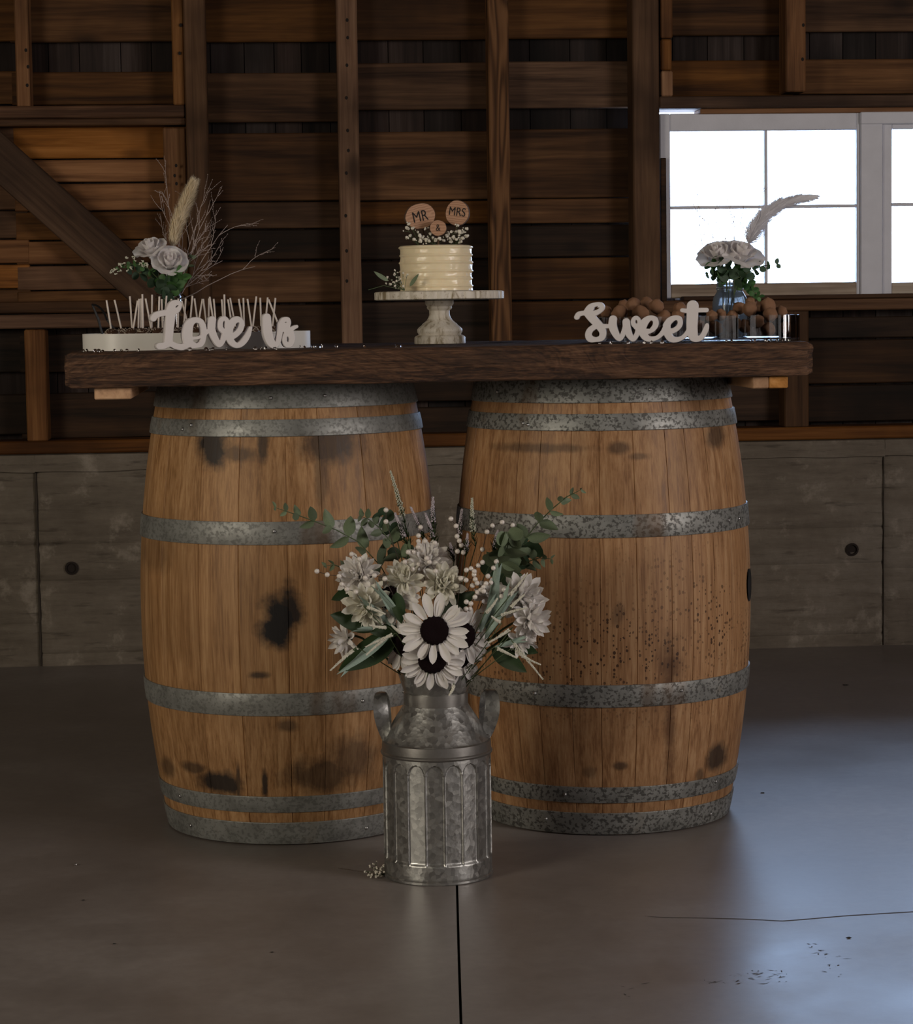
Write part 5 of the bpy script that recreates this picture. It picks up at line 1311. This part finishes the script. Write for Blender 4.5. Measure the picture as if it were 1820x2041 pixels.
for i, (a, b, c, d, y, lab) in enumerate(((975, 1265, 997, 1112, 4.44, 'pale sage blade standing up through the pearls'), (965, 1275, 1030, 1160, 4.435, 'pale sage blades right of the front sunflower'), (960, 1260, 985, 1180, 4.43, 'short sage blade below the pearl cluster'),
                              (800, 1240, 745, 1155, 4.43, 'pale sage blade across the left cream bloom'), (790, 1250, 712, 1190, 4.435, 'pale sage blade crossing the full cream bloom'), (780, 1262, 672, 1348, 4.43, 'pale sage blade pointing down left'), (775, 1255, 700, 1250, 4.44, 'short sage blade over the drooping left bloom'), (985, 1290, 1060, 1265, 4.43, 'sage blade crossing the drooping right bloom'))):
    p, q = at(a, b, y), at(c, d, y-.01); root = empty('sage_grass', p, None, lab, 'grass blade', 'pale sage blades in the milk can')
    for k_ in range(3):
        place('blade', blade, root, orient(Vector((R(-.004, .004), R(-.004, .004), 0)), (q-p)+Vector((R(-.008, .008), R(-.008, .008), R(-.006, .006))), roll=R(-.8, .8)) @ Matrix.Scale((q-p).length*R(.8, 1.03), 4))

# flowering spikes
def spike(tip, base_px, y, label, mat, name, group, r0=.0048, frac=.62, n=80, cat='flower spike', bead=(.0015, .0026), curve=.006, leafy=True):
    p0, p1 = at(*base_px, y), at(*tip, y-.01); root = empty(name, p0, None, label, cat, group); ln = p1-p0
    pts = bez((0, 0, 0), ln*.5+Vector((R(-curve, curve), 0, R(-curve, curve))), ln, 10)
    MB().tube([mth()-p0]+pts, .0010, 5).build('stem', M['stem'], root, 60)
    mb = MB()
    for i in range(n):
        t = 1-frac+frac*i/n; x = t*10; k_ = min(9, int(x)); q = pts[k_].lerp(pts[k_+1], x-k_); d = (pts[k_+1]-pts[k_]).normalized()
        a = Quaternion(d, i*2.4) @ d.orthogonal().normalized(); rr = r0*(1.05-(t-(1-frac))/frac*.75)
        mb.ball(q+a*rr*R(.5, 1), R(*bead)*(1.1-.4*t), 5, 3)
    b = mb.build('buds', M[mat], root, 60); b['kind'] = 'stuff'
    if leafy:
        mb = MB()
        for i in range(60):
            t = R(.0, .6); q = pts[int(t*10)]; d = ln.normalized(); a = Quaternion(d, R(0, 6.3)) @ d.orthogonal().normalized(); e = q+a*R(.008, .015)+d*R(.008, .02); sd = d.cross(a)*.0008
            mb.add([q-sd, q+sd, (q+e)/2+sd, (q+e)/2-sd, e], [(0, 1, 2, 3), (3, 2, 4)])
        mb.build('needles', M['leaf_dark'], root)['kind'] = 'stuff'
gsp = 'lavender spikes in the milk can'
spike((778, 938), (818, 1085), 4.53, 'tallest pale flower spike, standing up against the left barrel', 'heather', 'flower_spike', gsp, .0055, .60, 110)
spike((787, 1022), (812, 1085), 4.52, 'short lavender spike below the tallest one', 'lavender', 'flower_spike', gsp, .0045, .75, 80)
spike((818, 1010), (850, 1085), 4.54, 'lavender spike leaning right of the tallest one', 'lavender', 'flower_spike', gsp, .0045, .65, 80)
spike((847, 1022), (866, 1088), 4.53, 'lavender spike left of the gap between the barrels', 'lavender', 'flower_spike', gsp, .0045, .7, 80)
spike((863, 990), (868, 1085), 4.55, 'lavender spike against the edge of the left barrel', 'lavender', 'flower_spike', gsp, .0048, .55, 80)
spike((921, 1014), (918, 1100), 4.55, 'lavender spike left of the drooping pale one', 'lavender', 'flower_spike', gsp, .0046, .6, 80)
spike((941, 992), (948, 1090), 4.53, 'pale green spike with a drooping tip between the barrels', 'heather', 'flower_spike', gsp, .0055, .7, 100)
spike((993, 1056), (985, 1110), 4.54, 'small lavender spike beside the rosette', 'lavender', 'flower_spike', gsp, .0042, .7, 60)
spike((932, 1062), (928, 1110), 4.52, 'small lavender spike amid the needles', 'lavender', 'flower_spike', gsp, .0042, .7, 60)
spike((897, 1082), (905, 1120), 4.53, 'faint lavender spike low in the gap', 'lavender', 'flower_spike', gsp, .004, .7, 50)
gsb = 'cream beaded spikes in the milk can'
for tip, bs_, lab in (((658, 1337), (712, 1290), 'cream beaded spike pointing down left over the broad dark leaf'), ((730, 1306), (775, 1268), 'cream beaded spike left of the lower sunflower'), ((728, 1290), (790, 1262), 'cream beaded spike under the short sage blade'), ((768, 1224), (725, 1208), 'cream beaded spike across the full cream bloom'), ((736, 1246), (775, 1250), 'cream beaded spike over the drooping left bloom'),
                      ((780, 1246), (800, 1262), 'stubby cream spike beside the front sunflower'), ((1083, 1355), (1014, 1270), 'longest cream spike arching down right over the barrel hoop'), ((1031, 1312), (985, 1290), 'short blunt cream spike over the dark right leaf'), ((895, 1386), (905, 1362), 'cream spike hanging below the lower sunflower'), ((972, 1282), (1022, 1250), 'cream spike crossing in front of the right turned sunflower'),
                      ((1052, 1142), (1010, 1195), 'cream spike rising to the upper right bloom'), ((1050, 1212), (990, 1230), 'cream spike crossing the bluish right bloom'), ((992, 1192), (965, 1225), 'cream spike right of the pearl cluster'), ((980, 1228), (1000, 1242), 'short cream spike right of the front sunflower'), ((1078, 1325), (1020, 1292), 'second cream spike over the right barrel'), ((1046, 1185), (1015, 1215), 'cream spike leaning over the upper right bloom')):
    spike(tip, bs_, 4.405, lab, 'spike', 'beaded_spike', gsb, .0028, .85, 120, 'beaded spike', (.0012, .0019), .004, False)

# pearl sprays
pearl = MB().ball((0, 0, 0), .0049, 14, 9).mesh('pearl', M['pearl'], 80)
ZA = lambda a, b: (540+a/5.353, 920+b/5.353)
ZB = lambda a, b: (840+a/5.353, 940+b/5.353)
sprays = [
 ('pearl spray reaching furthest left over the barrel', [ZA(905, 1390), ZA(810, 1362), ZA(755, 1308), ZA(728, 1222), ZA(600, 1207), ZA(490, 1170)], 4.42),
 ('pearl spray curling over the upper left bloom', [ZA(1215, 1250), ZA(1105, 1215), ZA(1005, 1240), ZA(945, 1040), ZA(862, 987)], 4.43),
 ('single raised pearl on a wire above the left sprigs', [ZA(1228, 640), ZA(1228, 517)], 4.47),
 ('pearl spray spread over the top bloom', [ZA(1655, 1295), ZA(1578, 1095), ZA(1512, 1145), ZA(1430, 1070), ZA(1465, 965), ZA(1520, 963), ZA(1570, 913)], 4.45),
 ('pearl spray with two pearls standing highest over the top bloom', [ZA(1757, 1170), ZA(1690, 1072), ZA(1665, 1030), ZA(1645, 850), ZA(1748, 868)], 4.44),
 ('faint pearl spray among the lavender', [ZA(1575, 850), ZA(1575, 790), ZA(1598, 700)], 4.50),
 ('pearl spray climbing straight up in the gap between the barrels', [ZB(447, 862), ZB(385, 850), ZB(425, 785), ZB(405, 738), ZB(380, 690), ZB(370, 580), ZB(315, 503)], 4.47),
 ('pearl spray arching right above the rosette', [ZB(652, 830), ZB(700, 643), ZB(760, 575), ZB(862, 540), ZB(973, 570)], 4.46),
 ('dense pearl cluster above the front sunflower', [ZB(475, 1465), ZB(515, 1465), ZB(480, 1390), ZB(528, 1408), ZB(572, 1338), ZB(600, 1287), ZB(632, 1265), ZB(665, 1275), ZB(662, 1230), ZB(595, 1190), ZB(545, 1215)], 4.41),
 ('pearl spray bunched left of the dark leaf tip', [ZB(420, 1140), ZB(478, 1158), ZB(575, 1150), ZB(563, 1098), ZB(565, 1065), ZB(480, 1050), ZB(530, 1035), ZB(608, 1000), ZB(652, 968)], 4.43),
 ('pearl spray rising to the right of the cluster', [ZB(690, 1195), ZB(740, 1185), ZB(710, 1115), ZB(770, 1028), ZB(800, 960)], 4.42),
 ('two stray pearls on the upper right bloom', [ZB(880, 1260), ZB(855, 1330)], 4.42),
 ('two pearls low over the top bloom', [ZB(150, 1062), ZB(85, 965), ZB(55, 925)], 4.43)]
for lab, lst, y in sprays:
    pts = [at(a, b, y+R(-.006, .006)) for a, b in lst]; root = empty('pearl_spray', pts[0], None, lab, 'pearl spray', 'pearl sprays in the milk can')
    MB().tube([mth()-pts[0]]+[p-pts[0] for p in pts], .0007, 5).build('wire', M['stem_brown'], root, 60)
    for p in pts: place('pearl', pearl, root, p-pts[0])

# ------------------------------------------------------------------ small things on the floor
fb = atz(768, 1748, .0); spx = [(728, 1737), (737, 1727), (745, 1722), (752, 1729), (760, 1733), (765, 1726), (742, 1744), (735, 1752), (748, 1750), (752, 1757), (760, 1745), (766, 1738), (757, 1740), (750, 1738)]
tp = [at(a, b, fb.y-.005+R(-.01, .01)) for a, b in spx]
for t in tp: t.z = max(.004, t.z)
fs_ = breath('white baby breath sprig fallen on the floor against the milk can', (fb.x-.002, fb.y, .004), tp, (.0024, .0036))
e = atz(676, 1731, .002); MB().tube([(0, 0, 0), (e.x-fb.x, e.y-fb.y, -.001)], .0006, 4).build('bare_stem', M['stem_brown'], fs_)
for a, b, sz, lab in ((1520, 1581, .006, 'small dark scrap on the floor right of the speckled barrel'), (1691, 1870, .006, 'small dark scrap on the floor near the bright corner'), (166, 1795, .004, 'tiny dark crumb on the floor at the left'), (228, 1882, .004, 'tiny dark crumb on the floor, lower left'), (1685, 1366, .010, 'thin dark splinter on the floor near the back wall'), (542, 1899, .004, 'tiny dark crumb on the floor below the left barrel')):
    p = atz(a, b, 0); mb = MB()
    mb.ball((0, 0, .0012), sz*.6, 7, 4, (1.4, .8, .25), bump=.8, bs=2, seed=a); o = mb.build('debris', M['debris']); o.location = p; tag(o, lab, 'debris')
p = atz(151, 1725, 0); o = MB().ball((0, 0, .0025), .003, 7, 5, bump=.4, bs=2).build('debris', M['crystal']); o.location = p; tag(o, 'tiny clear crystal dropped on the floor at the left', 'crystal')
